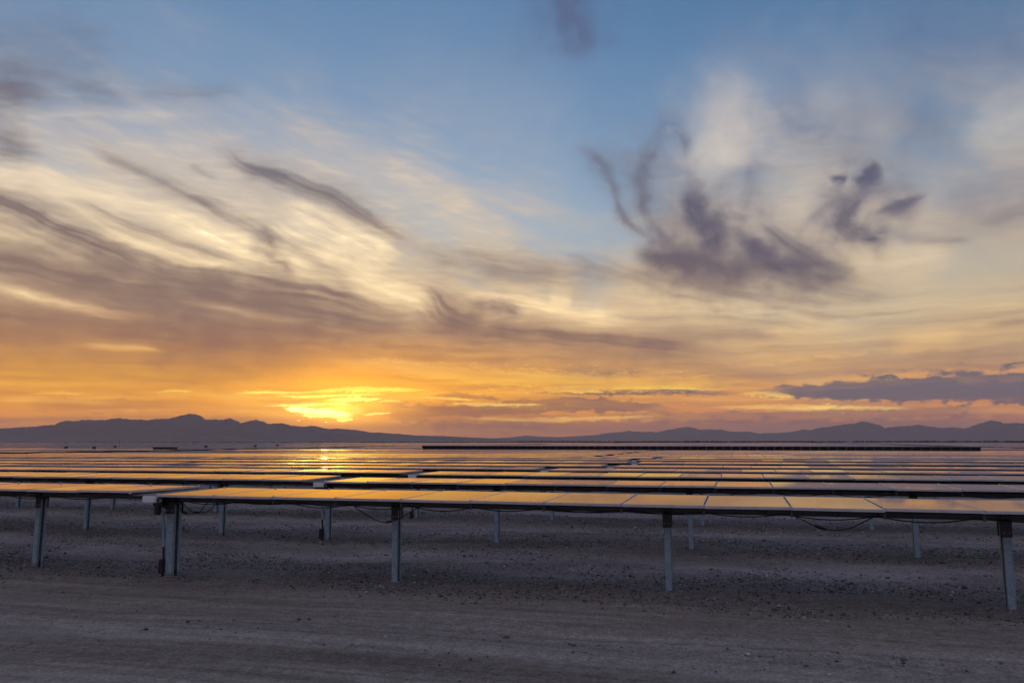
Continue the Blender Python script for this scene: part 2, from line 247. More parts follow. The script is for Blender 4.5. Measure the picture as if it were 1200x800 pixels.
def cloud_map(az, el, shifts):
    A0, E0 = np.meshgrid(az.astype(np.float32), el.astype(np.float32))
    amp = np.clip(E0 / 9.0, .04, 1.0)
    A = A0 + amp * (.45 * fbm(A0 / 6.0, E0 / 4.0, 2, 1) + .16 * fbm(A0 / 1.5, E0 / 1.0, 3, 2))
    E = E0 + amp * (.3 * fbm(A0 / 6.0 + 9, E0 / 3.5, 2, 3) + .12 * fbm(A0 / 1.6, E0 / .9 + 5, 3, 4))
    tp = np.interp(A, [p[0] for p in VEIL_TOP], [p[1] for p in VEIL_TOP])
    rest = 62 + 30 * noise2(A / 37., E / 20. + .5, 8)  # unseen overhead and rear cloud veil, raised to send more light onto the ground
    w = np.maximum(sstep(38, 60, np.abs(A)), sstep(42, 62, E)); tp = tp * (1 - w) + rest * w
    sk = E + .28 * A                                   # streaks lean down towards the right
    big = fbm(A / 9, sk / 3.2, 4, 12)
    fine = fbm(A / 5.5, sk / .75, 4, 14)
    rip = fbm(A / 3.2, E / .42, 3, 16)
    veil = 1 / (1 + np.exp(-(tp - E + 5.5 * big + 1.5 * fine) / 2.6))
    veil = np.clip(.17 + .16 * (1 - sstep(-2, 22, A)) + .82 * veil * (.96 + .2 * big), 0, 1)
    dark = np.zeros_like(veil); clear = np.zeros_like(veil); bright = np.zeros_like(veil)
    for sh in shifts:
        for st in STROKES:
            if sh and st[1] > .93 and st[0] == 'bright': continue
            r = stroke_density(az, el, A, E, st, sh)
            if r is None: continue
            sl, den = r
            if st[0] == 'dark': dark[sl] = 1 - (1 - dark[sl]) * (1 - np.clip(den, 0, 1))
            elif st[0] == 'clear': clear[sl] = np.maximum(clear[sl], np.clip(den, 0, 1))
            else: bright[sl] = np.maximum(bright[sl], den) if den.max() > .95 else bright[sl] + den * (1 - np.clip(bright[sl], 0, 1))
    high = sstep(5.5, 9, E)
    dark = dark * (1 - clear) + .10 * np.clip(fine, 0, 1) * (1 - dark)
    lowb = sstep(.8, 2.0, E) * (1 - sstep(8, 11, E))       # thin level layers low over the horizon
    thin = fbm(A / 8.5, E / .55, 4, 71)
    dark = np.clip(dark + lowb * .55 * np.clip(thin - .02, 0, 1) * (1 - dark), 0, 1)
    bright = bright + lowb * .30 * np.clip(-thin - .08, 0, 1) * (1 - dark)
    bright = bright * np.where(high > 0, 1 - .75 * np.clip(dark, 0, 1) * high, 1)
    bright = np.clip(bright + high * veil ** 2 * ((.34 * np.clip(rip, -.3, 1) + .30 * np.clip(fine, -.2, 1)) * (1 - .8 * sstep(-6, 8, A)) + .05 * np.clip(fine, -.2, 1)) * (1 - dark), 0, 3)
    bright = bright * (1 + .18 * sstep(6, 9, E) * (1 - sstep(19, 25, E)))
    return np.stack([veil, dark, bright, np.ones_like(veil)], -1).astype(np.float32)

def map_image(name, data):
    h, w = data.shape[:2]
    im = bpy.data.images.new(name, w, h, alpha=False, float_buffer=True, is_data=True)
    im.pixels.foreach_set(np.ascontiguousarray(data).ravel()); im.update(); im.pack()
    return im
FRONT = (-58.0, 58.0, 0.0, 48.0)
_az = np.linspace(FRONT[0], FRONT[1], 2320); _el = np.linspace(FRONT[2], FRONT[3], 960)
IM_FRONT = map_image("cloud_cover_west", cloud_map(_az, _el, (0.0,)))
_az = np.linspace(-180, 180 + 30, 1171)[:1170]; _el = np.linspace(0, 90, 270)
_m = cloud_map(_az, _el, (-160.0, -82.0, 0.0, 82.0, 160.0))
_w = sstep(0, 1, np.linspace(0, 1, 90))[None, :, None]
_m[:, :90] = _m[:, 1080:1170] * (1 - _w) + _m[:, :90] * _w          # closes the circle behind the camera
IM_ALL = map_image("cloud_cover_round", _m[:, :1080])

# ------------------------------------------------------------------ world
def lin(c):
    return tuple((v / 255 / 12.92) if v / 255 <= .04045 else ((v / 255 + .055) / 1.055) ** 2.4 for v in c[:3])
class NT:
    def __init__(s, nt): s.nt = nt; s.n = nt.nodes; s.l = nt.links
    def node(s, t, **kw):
        n = s.n.new(t)
        for k, v in kw.items(): setattr(n, k, v)
        return n
    def set(s, sock, v):
        if isinstance(v, bpy.types.NodeSocket): s.l.new(v, sock)
        else: sock.default_value = v
    def m(s, op, a, b=None, c=None, clamp=False):
        n = s.node('ShaderNodeMath', operation=op, use_clamp=clamp)
        for i, v in enumerate((a, b, c)):
            if v is not None: s.set(n.inputs[i], v)
        return n.outputs[0]
    def mix(s, f, a, b, mode='MIX', clampf=True):
        n = s.node('ShaderNodeMix', data_type='RGBA', blend_type=mode, clamp_factor=clampf)
        s.set(n.inputs[0], f)
        for i, v in ((6, a), (7, b)):
            if not isinstance(v, bpy.types.NodeSocket) and len(v) == 3: v = (*v, 1)
            s.set(n.inputs[i], v)
        return n.outputs[2]
    def ramp(s, f, stops, interp='LINEAR'):
        n = s.node('ShaderNodeValToRGB'); cr = n.color_ramp; cr.interpolation = interp
        while len(cr.elements) < len(stops): cr.elements.new(1.0)
        for e, (p, c) in zip(cr.elements, stops):
            e.position = p; e.color = (*c, 1) if len(c) == 3 else c
        s.set(n.inputs[0], f); return n.outputs[0]
    def smooth(s, v, a, b):
        n = s.node('ShaderNodeMapRange', interpolation_type='SMOOTHSTEP')
        s.set(n.inputs[0], v); n.inputs[1].default_value = a; n.inputs[2].default_value = b
        return n.outputs[0]
    def noise(s, vec, scale, detail=4, rough=.55, dist=0.0, dim='3D'):
        n = s.node('ShaderNodeTexNoise', noise_dimensions=dim)
        s.set(n.inputs['Vector'], vec); n.inputs['Scale'].default_value = scale; n.inputs['Detail'].default_value = detail
        n.inputs['Roughness'].default_value = rough; n.inputs['Distortion'].default_value = dist
        return n.outputs[0]
    def mapping(s, vec, scale=(1, 1, 1), rot=(0, 0, 0)):
        n = s.node('ShaderNodeMapping'); s.set(n.inputs[0], vec)
        n.inputs['Scale'].default_value = scale; n.inputs['Rotation'].default_value = rot
        return n.outputs[0]

SKY_STRENGTH = 0.15
KW = 1.0 / (SKY_STRENGTH * 2 ** SC.view_settings.exposure)
W = bpy.data.worlds.new("World"); SC.world = W; W.use_nodes = True
t = NT(W.node_tree)
bg = t.n['Background']; bg.inputs[1].default_value = SKY_STRENGTH
sky = t.node('ShaderNodeTexSky', sky_type='NISHITA', sun_disc=False)
sky.sun_elevation = R(SUN_EL); sky.sun_rotation = R(SUN_AZ)
sky.air_density = 1.0; sky.dust_density = 0.03; sky.ozone_density = 2.8
tc = t.node('ShaderNodeTexCoord')
sx = t.node('ShaderNodeSeparateXYZ'); t.l.new(tc.outputs['Generated'], sx.inputs[0])
az = t.m('MULTIPLY', t.m('ARCTAN2', sx.outputs[0], sx.outputs[1]), 180 / math.pi)
el = t.m('MINIMUM', t.m('MAXIMUM', t.m('MULTIPLY', t.m('ARCSINE', sx.outputs[2]), 180 / math.pi), 0.2), 89.7)
def cover(im, a0, a1, e0, e1, ext):
    cb = t.node('ShaderNodeCombineXYZ')
    t.l.new(t.m('DIVIDE', t.m('SUBTRACT', az, a0), a1 - a0), cb.inputs[0]); t.l.new(t.m('DIVIDE', t.m('SUBTRACT', el, e0), e1 - e0), cb.inputs[1])
    n = t.node('ShaderNodeTexImage', image=im, extension=ext, interpolation='Linear'); t.l.new(cb.outputs[0], n.inputs[0])
    return n.outputs[0]
inside = t.m('MULTIPLY', t.m('SUBTRACT', 1.0, t.smooth(t.m('ABSOLUTE', az), 48, 57)), t.m('SUBTRACT', 1.0, t.smooth(el, 39, 47)))
cov = t.mix(inside, cover(IM_ALL, -180, 180, 0, 90, 'REPEAT'), cover(IM_FRONT, *FRONT, 'EXTEND'))
cs = t.node('ShaderNodeSeparateColor'); t.l.new(cov, cs.inputs[0])
veil, dark, bright = cs.outputs
ef = t.m('DIVIDE', el, 90.0)
def ER(stops, boost=0.0, gain=1.0): return t.ramp(ef, [(e / 90, tuple(v * gain * (1 + boost * math.exp(-e / 2.4)) for v in lin(c))) for e, c in stops])
VEIL_L = [(0, (214, 118, 40)), (1.2, (236, 144, 24)), (2.6, (242, 156, 14)), (4.5, (234, 160, 38)), (6.5, (224, 160, 84)), (9, (220, 178, 130)), (12, (224, 196, 158)), (16, (220, 202, 178)), (20, (198, 190, 184)), (25, (164, 170, 182)), (30, (134, 154, 180)), (36, (106, 136, 176)), (90, (136, 138, 158))]
VEIL_R = [(0, (178, 112, 92)), (1.2, (206, 126, 80)), (2.6, (222, 146, 80)), (4.5, (222, 160, 98)), (6.5, (214, 173, 124)), (9, (213, 188, 150)), (12, (206, 186, 158)), (16, (184, 172, 164)), (20, (154, 160, 170)), (25, (124, 140, 166)), (30, (88, 116, 158)), (36, (62, 96, 150)), (90, (124, 130, 155))]
VEIL_B = [(0, (160, 143, 150)), (4, (168, 151, 156)), (10, (166, 153, 163)), (20, (158, 154, 172)), (40, (150, 152, 176)), (90, (142, 146, 171))]  # veil tones behind the camera, brightened to lift the light on ground and posts
DARK_L = [(0, (146, 92, 56)), (2, (170, 108, 58)), (5, (168, 116, 76)), (7, (156, 114, 90)), (9, (146, 117, 102)), (13, (136, 115, 107)), (18, (130, 121, 122)), (24, (108, 110, 126)), (32, (92, 112, 148)), (90, (110, 116, 138))]
DARK_R = [(0, (128, 96, 96)), (1.6, (140, 104, 98)), (3, (114, 102, 110)), (4.6, (116, 106, 114)), (6, (150, 122, 108)), (9, (126, 107, 106)), (13, (92, 88, 106)), (20, (82, 89, 118)), (27, (80, 97, 138)), (35, (76, 98, 142)), (90, (110, 118, 140))]
DARK_B = [(0, (120, 112, 130)), (6, (128, 120, 140)), (20, (120, 124, 150)), (90, (92, 112, 152))]
BRIGHT = [(0, (255, 160, 40)), (1.2, (255, 195, 55)), (2.2, (255, 226, 110)), (4.2, (255, 204, 50)), (5.2, (252, 196, 100)), (9, (262, 228, 172)), (15, (262, 236, 194)), (20, (234, 217, 196)), (27, (176, 176, 184)), (35, (140, 156, 182)), (90, (130, 145, 170))]

side = t.smooth(az, -8, 26)
away = t.smooth(t.m('ABSOLUTE', t.m('SUBTRACT', az, SUN_AZ)), 50, 120)
def three(a, b, c): return t.mix(away, t.mix(side, a, b), c)
veil_c = three(ER(VEIL_L, 1.5), ER(VEIL_R, .9), ER(VEIL_B))
dark_c = three(ER(DARK_L, .5), ER(DARK_R, .35), ER(DARK_B))
g1 = t.m('DIVIDE', t.m('SUBTRACT', az, SUN_AZ + 2.0), 8.6); g2 = t.m('DIVIDE', t.m('SUBTRACT', el, 2.5), 3.0)
glow = t.m('EXPONENT', t.m('MULTIPLY', t.m('ADD', t.m('MULTIPLY', g1, g1), t.m('MULTIPLY', g2, g2)), -1.0))
veil_c = t.mix(t.m('MULTIPLY', glow, .9), veil_c, tuple(2.0 * v for v in lin((255, 168, 2))))
dark_c = t.mix(t.m('MULTIPLY', glow, .45), dark_c, tuple(1.3 * v for v in lin((235, 140, 40))))
br_c = t.mix(away, ER(BRIGHT, 4.0), ER(VEIL_B))
def K(c): return t.mix(1.0, c, (KW, KW, KW), 'MULTIPLY', False)
clear_sky = t.mix(1.0, sky.outputs[0], (1.0, 1.06, 1.07), 'MULTIPLY')
c = t.mix(t.m('MULTIPLY', veil, .97), clear_sky, K(veil_c))
c = t.mix(dark, c, K(dark_c))
bx = t.m('MAXIMUM', bright, 1.0)
bc = t.node('ShaderNodeVectorMath', operation='SCALE'); t.l.new(K(br_c), bc.inputs[0]); t.l.new(bx, bc.inputs['Scale'])
c = t.mix(t.m('MINIMUM', bright, 1.0), c, bc.outputs[0])
a1 = t.m('DIVIDE', t.m('SUBTRACT', az, SUN_AZ + .9), 2.6); a2 = t.m('DIVIDE', t.m('SUBTRACT', el, 2.2), 1.5)
aure = t.m('EXPONENT', t.m('MULTIPLY', t.m('SQRT', t.m('ADD', t.m('MULTIPLY', a1, a1), t.m('MULTIPLY', a2, a2))), -1.6))
c = t.mix(t.m('MULTIPLY', aure, 1.0), c, t.mix(1.0, c, K(tuple(v * 2.6 for v in lin((255, 160, 10)))) , 'ADD', False))
t.l.new(c, bg.inputs[0])
W.cycles.sampling_method = 'MANUAL'; W.cycles.sample_map_resolution = 1024

# ------------------------------------------------------------------ the site: rows run along E1, row k lies ROW0 + k * PITCH away along E2
AZ = R(16.44)
E1 = Vector((math.cos(AZ), -math.sin(AZ), 0)); E2 = Vector((math.sin(AZ), math.cos(AZ), 0))
ROW0, PITCH = 11.30, 5.27
DECK_H, MOD_L, MOD_W = 1.37, 1.083, 1.744
POST_STEP, POST0 = 4.232, -9.468
def np_ground(s, D):
    far = sstep(45, 130, np.hypot(s, D))
    z = .0027 * np.clip(s, -60, 60) * (1 - far) - .01 * (np.clip(D, -5, 31) - 11.3)
    z = z - .11 * sstep(-4.8, -9.5, s) * (1 - sstep(15, 24, D)) * (1 - .7 * far)
    z = z + .06 * sstep(-4.5, -1.2, s) * np.exp(-((D - 11.3) / 1.8) ** 2)
    z = z + far * (.22 * noise2(s / 95., D / 60., 3) - .10) * (1 - sstep(600, 1500, D))
    return z
def ground_z(s, D): return float(np_ground(np.array([float(s)]), np.array([float(D)]))[0])
def row_z(s, D):                                     # height the racking follows: smoother than the soil
    far = float(sstep(45, 130, math.hypot(s, D)))
    z = .0027 * max(-60, min(60, s)) * (1 - far) - .01 * (min(D, 31) - 11.3)
    return z + far * (.22 * float(noise2(np.array([s / 95.]), np.array([D / 60.]), 3)[0]) - .10)
def place(s, D): return E1 * s + E2 * D

# ------------------------------------------------------------------ mesh helpers
class MB:
    def __init__(s): s.v = []; s.f = []; s.mi = []; s.sm = []
    def add(s, verts, faces, mi=0, smooth=False):
        o = len(s.v); s.v += [tuple(p) for p in verts]; s.f += [tuple(i + o for i in f) for f in faces]
        s.mi += [mi] * len(faces); s.sm += [smooth] * len(faces)
    def box(s, c, d, mi=0, M=None):
        x, y, z = d[0] / 2, d[1] / 2, d[2] / 2
        P = [Vector((a * x, b * y, e * z)) for e in (-1, 1) for b in (-1, 1) for a in (-1, 1)]
        if M is not None: P = [M @ p for p in P]
        s.add([p + Vector(c) for p in P], [(0, 2, 3, 1), (4, 5, 7, 6), (0, 1, 5, 4), (2, 6, 7, 3), (0, 4, 6, 2), (1, 3, 7, 5)], mi)
    def bevbox(s, c, d, b, mi=0):
        x, y, z = d[0] / 2, d[1] / 2, d[2] / 2
        pr = [(x - b, y), (x, y - b), (x, b - y), (x - b, -y), (b - x, -y), (-x, b - y), (-x, y - b), (b - x, y)][::-1]
        V = []
        for zz, k in ((-z, 1), (-z + b, 0), (z - b, 0), (z, 1)):
            for px, py in pr: V.append(Vector(c) + Vector((px * (1 - k * b / x), py * (1 - k * b / y), zz)))
        F = [tuple(range(7, -1, -1)), tuple(range(24, 32))]
        for r in range(3):
            for i in range(8): F.append((r * 8 + i, r * 8 + (i + 1) % 8, r * 8 + 8 + (i + 1) % 8, r * 8 + 8 + i))
        s.add(V, F, mi)
    def tube(s, path, rad, n=6, mi=0, caps=True):
        P = [Vector(p) for p in path]; V = []; F = []
        rad = rad if isinstance(rad, (list, tuple)) else [rad] * len(P)
        for i, p in enumerate(P):
            tg = (P[min(i + 1, len(P) - 1)] - P[max(i - 1, 0)]).normalized()
            a = tg.cross(Vector((0, 0, 1)))
            if a.length < 1e-3: a = tg.cross(Vector((0, 1, 0)))
            a.normalize(); b = a.cross(tg)
            for k in range(n):
                q = 2 * math.pi * k / n; V.append(p + (a * math.cos(q) + b * math.sin(q)) * rad[i])
        for i in range(len(P) - 1):
            for k in range(n): F.append((i * n + k, i * n + (k + 1) % n, i * n + n + (k + 1) % n, i * n + n + k))
        s.add(V, F, mi, True)
        if caps: s.add(V[:n], [tuple(range(n))][:1], mi); s.add(V[-n:], [tuple(range(n - 1, -1, -1))], mi)
    def mesh(s, name, mats):
        me = bpy.data.meshes.new(name); me.from_pydata(s.v, [], s.f)
        for m in (mats if isinstance(mats, (list, tuple)) else [mats]): me.materials.append(m)
        me.polygons.foreach_set('material_index', s.mi); me.polygons.foreach_set('use_smooth', s.sm); me.update()
        return me
def link(name, me, parent=None, loc=None, rot=None):
    o = bpy.data.objects.new(name, me); COL.objects.link(o)
    if parent: o.parent = parent
    if loc is not None: o.location = loc
    if rot is not None: o.rotation_euler = rot
    return o
def tag(o, label=None, cat=None, group=None, kind=None):
    for k, v in (('label', label), ('category', cat), ('group', group), ('kind', kind)):
        if v: o[k] = v
    return o

# ------------------------------------------------------------------ materials
def new_mat(name):
    m = bpy.data.materials.new(name); m.use_nodes = True
    return m, NT(m.node_tree), m.node_tree.nodes['Principled BSDF']
def bump(t, b, h, strength, dist):
    n = t.node('ShaderNodeBump'); t.set(n.inputs['Height'], h); n.inputs['Strength'].default_value = strength; n.inputs['Distance'].default_value = dist
    t.l.new(n.outputs[0], b.inputs['Normal']); return n
def metal_mat(name, c0, c1, rough, metallic, scale=6):
    m, t, b = new_mat(name); tc = t.node('ShaderNodeTexCoord').outputs['Object']
    v = t.node('ShaderNodeTexVoronoi'); v.inputs['Scale'].default_value = 38; t.l.new(tc, v.inputs['Vector'])
    n = t.noise(tc, scale, 5, .6)
    f = t.m('ADD', t.m('MULTIPLY', n, .75), t.m('MULTIPLY', v.outputs['Distance'], .35), clamp=True)
    t.l.new(t.ramp(f, [(.25, c0), (.7, c1)]), b.inputs['Base Color'])
    t.l.new(t.m('ADD', t.m('MULTIPLY', n, .25), rough - .12), b.inputs['Roughness'])
    b.inputs['Metallic'].default_value = metallic
    return m
M_GALV = metal_mat("galvanized_steel", (.20, .31, .40), (.34, .47, .57), .5, .4)
M_PILE = metal_mat("galvanized_pile", (.17, .27, .36), (.37, .49, .58), .5, .4, 9)
t = NT(M_PILE.node_tree); b = t.n['Principled BSDF']; tc = t.node('ShaderNodeTexCoord').outputs['Object']
sp = t.node('ShaderNodeSeparateXYZ'); t.l.new(tc, sp.inputs[0])
old = b.inputs['Base Color'].links[0].from_socket
mud = t.m('SUBTRACT', .30, t.m('ADD', sp.outputs[2], t.m('MULTIPLY', t.noise(tc, 9, 5, .7), .5)))
scr = t.smooth(t.noise(t.mapping(tc, scale=(30, 30, 1.5)), 1.0, 4, .6), .58, .72)
cl = t.mix(t.m('MULTIPLY', scr, .45), old, (.16, .17, .18))
t.l.new(t.mix(t.m('MULTIPLY', t.smooth(mud, 0, .12), .7), cl, (.20, .165, .14)), b.inputs['Base Color'])
M_DARK = metal_mat("dark_steel", (.035, .035, .04), (.07, .07, .075), .55, .3)
M_ALU = metal_mat("aluminium", (.55, .56, .60), (.72, .73, .77), .35, .8)
M_TUBE = metal_mat("dark_tube", (.075, .075, .078), (.13, .13, .135), .6, .3)  # dark mottled tone for tubes, far frames and drive covers
M_WHITE = metal_mat("pale_enclosure", (.62, .64, .66), (.76, .78, .80), .45, 0)
M_RUBBER = metal_mat("black_cable", (.008, .008, .009), (.02, .02, .022), .55, 0)
M_BACK = metal_mat("panel_backing", (.030, .032, .036), (.05, .052, .058), .6, 0, 2)
M_GLASS, t, b = new_mat("panel_glass")
tc = t.node('ShaderNodeTexCoord').outputs['Object']
oi = t.node('ShaderNodeObjectInfo')
wv = t.node('ShaderNodeTexWave', wave_type='BANDS', bands_direction='X'); wv.inputs['Scale'].default_value = 26; t.l.new(tc, wv.inputs['Vector'])
line = t.smooth(wv.outputs['Fac'], .93, 1.0)
base = t.mix(oi.outputs['Random'], (.006, .008, .014), (.010, .011, .017))
base = t.mix(t.m('MULTIPLY', line, .4), base, (.02, .022, .028))
dust = t.noise(tc, 1.4, 6, .65)
base = t.mix(t.m('MULTIPLY', t.smooth(dust, .35, .8), .22), base, (.25, .21, .17))
t.l.new(base, b.inputs['Base Color'])
t.l.new(t.m('ADD', t.m('MULTIPLY', dust, .04), .015), b.inputs['Roughness'])
b.inputs['IOR'].default_value = 1.52
bump(t, b, t.noise(tc, .9, 2, .5), .02, .012)

# ground: compacted tracks in front, gravelly desert soil under the rows
M_GROUND, t, b = new_mat("desert_soil")
tc = t.node('ShaderNodeTexCoord').outputs['Object']
rowc = t.mapping(tc, rot=(0, 0, AZ))                       # x along the rows, y across
sp = t.node('ShaderNodeSeparateXYZ'); t.l.new(rowc, sp.inputs[0])
streak = t.m('ADD', t.m('MULTIPLY', t.noise(t.mapping(rowc, scale=(.09, 1.2, 1)), 1.0, 6, .62), .6), t.m('MULTIPLY', t.noise(t.mapping(rowc, scale=(.22, 5.0, 1)), 1.0, 5, .65), .4))
patch = t.noise(t.mapping(rowc, scale=(.22, .55, 1)), 1.0, 5, .6)
grain = t.noise(tc, 26, 6, .72); fineg = t.noise(tc, 120, 4, .7); mid = t.noise(tc, 5.5, 6, .68)
wob = t.m('ADD', sp.outputs[1], t.m('MULTIPLY', t.m('SUBTRACT', patch, .5), 2.2))
road = t.m('MULTIPLY', t.m('SUBTRACT', 1.0, t.smooth(wob, 9.2, 12.2)), t.smooth(wob, -9, -7))
lane = t.m('MULTIPLY', t.m('COSINE', t.m('MULTIPLY', t.m('SUBTRACT', wob, ROW0 + .9), 2 * math.pi / PITCH)), -.045)
soil = t.ramp(t.m('ADD', lane, t.m('ADD', t.m('MULTIPLY', patch, .6), t.m('MULTIPLY', mid, .4))), [(.34, (.150, .125, .117)), (.5, (.245, .207, .198)), (.64, (.37, .322, .318))])
rd = t.ramp(t.m('ADD', t.m('MULTIPLY', streak, .75), t.m('MULTIPLY', mid, .25)), [(.38, (.175, .140, .114)), (.49, (.295, .245, .213)), (.60, (.45, .380, .335))])
colr = t.mix(road, soil, rd)
g2 = t.m('ADD', t.m('MULTIPLY', grain, .6), t.m('MULTIPLY', fineg, .4))
colr = t.mix(1.0, colr, t.ramp(g2, [(.32, (.36, .36, .36)), (.5, (1, 1, 1)), (.66, (1.7, 1.7, 1.7))]), 'MULTIPLY')
vor = t.node('ShaderNodeTexVoronoi'); vor.inputs['Scale'].default_value = 30; t.l.new(tc, vor.inputs['Vector'])
vs = t.node('ShaderNodeSeparateColor'); t.l.new(vor.outputs['Color'], vs.inputs[0])
stone = t.m('MULTIPLY', t.m('SUBTRACT', 1.0, t.smooth(vor.outputs['Distance'], .18, .32)), t.m('GREATER_THAN', vs.outputs[0], .72))
stone = t.m('MULTIPLY', stone, t.m('ADD', t.m('MULTIPLY', road, -.75), 1.0))
colr = t.mix(stone, colr, t.ramp(vs.outputs[1], [(0, (.06, .052, .052)), (.6, (.19, .165, .158)), (1, (.5, .47, .47))]))
t.l.new(colr, b.inputs['Base Color']); b.inputs['Roughness'].default_value = .93
b.inputs['Specular IOR Level'].default_value = .2
hgt = t.m('ADD', t.m('ADD', t.m('MULTIPLY', grain, .5), t.m('MULTIPLY', mid, .9)), t.m('ADD', t.m('MULTIPLY', stone, .45), t.m('MULTIPLY', streak, .8)))
bump(t, b, hgt, .9, .05)

M_PEBBLE, t, b = new_mat("gravel_stone")
at = t.node('ShaderNodeAttribute', attribute_name='tone')
t.l.new(t.ramp(at.outputs['Fac'], [(0, (.055, .048, .048)), (.45, (.13, .112, .106)), (.8, (.20, .175, .165)), (1, (.58, .55, .55))]), b.inputs['Base Color']); b.inputs['Roughness'].default_value = .85

M_ROCK, t, b = new_mat("mountain_rock")
tc = t.node('ShaderNodeTexCoord').outputs['Object']
n = t.noise(t.mapping(tc, scale=(.004, .004, .012)), 1.0, 7, .6)
t.l.new(t.ramp(n, [(.35, (.085, .070, .066)), (.65, (.16, .135, .125))]), b.inputs['Base Color']); b.inputs['Roughness'].default_value = 1
M_SCRUB, t, b = new_mat("desert_scrub")
n = t.noise(t.node('ShaderNodeTexCoord').outputs['Object'], .6, 4)
t.l.new(t.ramp(n, [(.35, (.030, .032, .020)), (.65, (.065, .062, .040))]), b.inputs['Base Color']); b.inputs['Roughness'].default_value = .95

# ------------------------------------------------------------------ ground: one sheet in rings out to 30 km
rr = np.concatenate([[0], np.geomspace(.5, 4, 30), np.geomspace(4.08, 60, 340), np.geomspace(61, 31000, 130)])
th = np.radians(np.concatenate([np.arange(-52, 52.01, .25), np.arange(54, 306, 3.0)]))
A2, R2 = np.meshgrid(th, rr[1:])
GX, GY = R2 * np.sin(A2), R2 * np.cos(A2)
gs, gd = GX * E1.x + GY * E1.y, GX * E2.x + GY * E2.y
def relief(s, D):
    near = 1 - sstep(30, 60, np.hypot(s, D))
    rough = sstep(9.6, 11.2, D + .8 * noise2(s / 3.1, D / 3.1, 60))
    z = (.030 * fbm(s / 9., D / .6, 3, 50) + .012 * fbm(s / 1.2, D / .14, 3, 56)) * (1 - .7 * rough)                     # wheel ruts along the track
    z = z + rough * (.030 * fbm(s / .9, D / .6, 4, 51) + .016 * fbm(s / .22, D / .18, 3, 54))
    z = z + .03 * fbm(s / 4., D / 2.2, 3, 52)
    b_ = np.exp(-((D - 8.45 - .05 * s + .25 * noise2(s / 1.7, s * 0, 66)) / .22) ** 2) * sstep(-2.6, -1.0, s) * (1 - sstep(2.5, 4.5, s))
    z = z + b_ * (.035 + .05 * fbm(s / .35, D / .2, 3, 67))
    for k_ in range(3):                                                           # soil heaped against each pile
        u = (s - POST0 + POST_STEP / 2) % POST_STEP - POST_STEP / 2
        u = np.where(s < -10.2, (s + 12.45 + POST_STEP / 2) % POST_STEP - POST_STEP / 2, u)
        rr_ = np.hypot(u * 1.0, D - ROW0 - k_ * PITCH)
        z = z + .055 * np.exp(-(rr_ / .22) ** 2) * (1 + .8 * fbm(s / .3, D / .3, 2, 58)) - .03 * np.exp(-((rr_ - .42) / .16) ** 2)
    return z * near
GZ = np_ground(gs, gd) + relief(gs, gd)
nr, na = GX.shape
V = np.vstack([[[0, 0, ground_z(0, 0)]], np.stack([GX, GY, GZ], -1).reshape(-1, 3)])
F = [(0, 1 + (j + 1) % na, 1 + j) for j in range(na)]
ii, jj = np.meshgrid(np.arange(nr - 1), np.arange(na), indexing='ij')
q = np.stack([ii * na + jj, ii * na + (jj + 1) % na, (ii + 1) * na + (jj + 1) % na, (ii + 1) * na + jj], -1).reshape(-1, 4) + 1
me = bpy.data.meshes.new("ground"); me.from_pydata(V.tolist(), [], F + q.tolist()); me.materials.append(M_GROUND)
me.polygons.foreach_set('use_smooth', [True] * len(me.polygons)); me.update()
tag(link("ground", me), "dim gravelly desert floor with a compacted track in front", kind='structure')

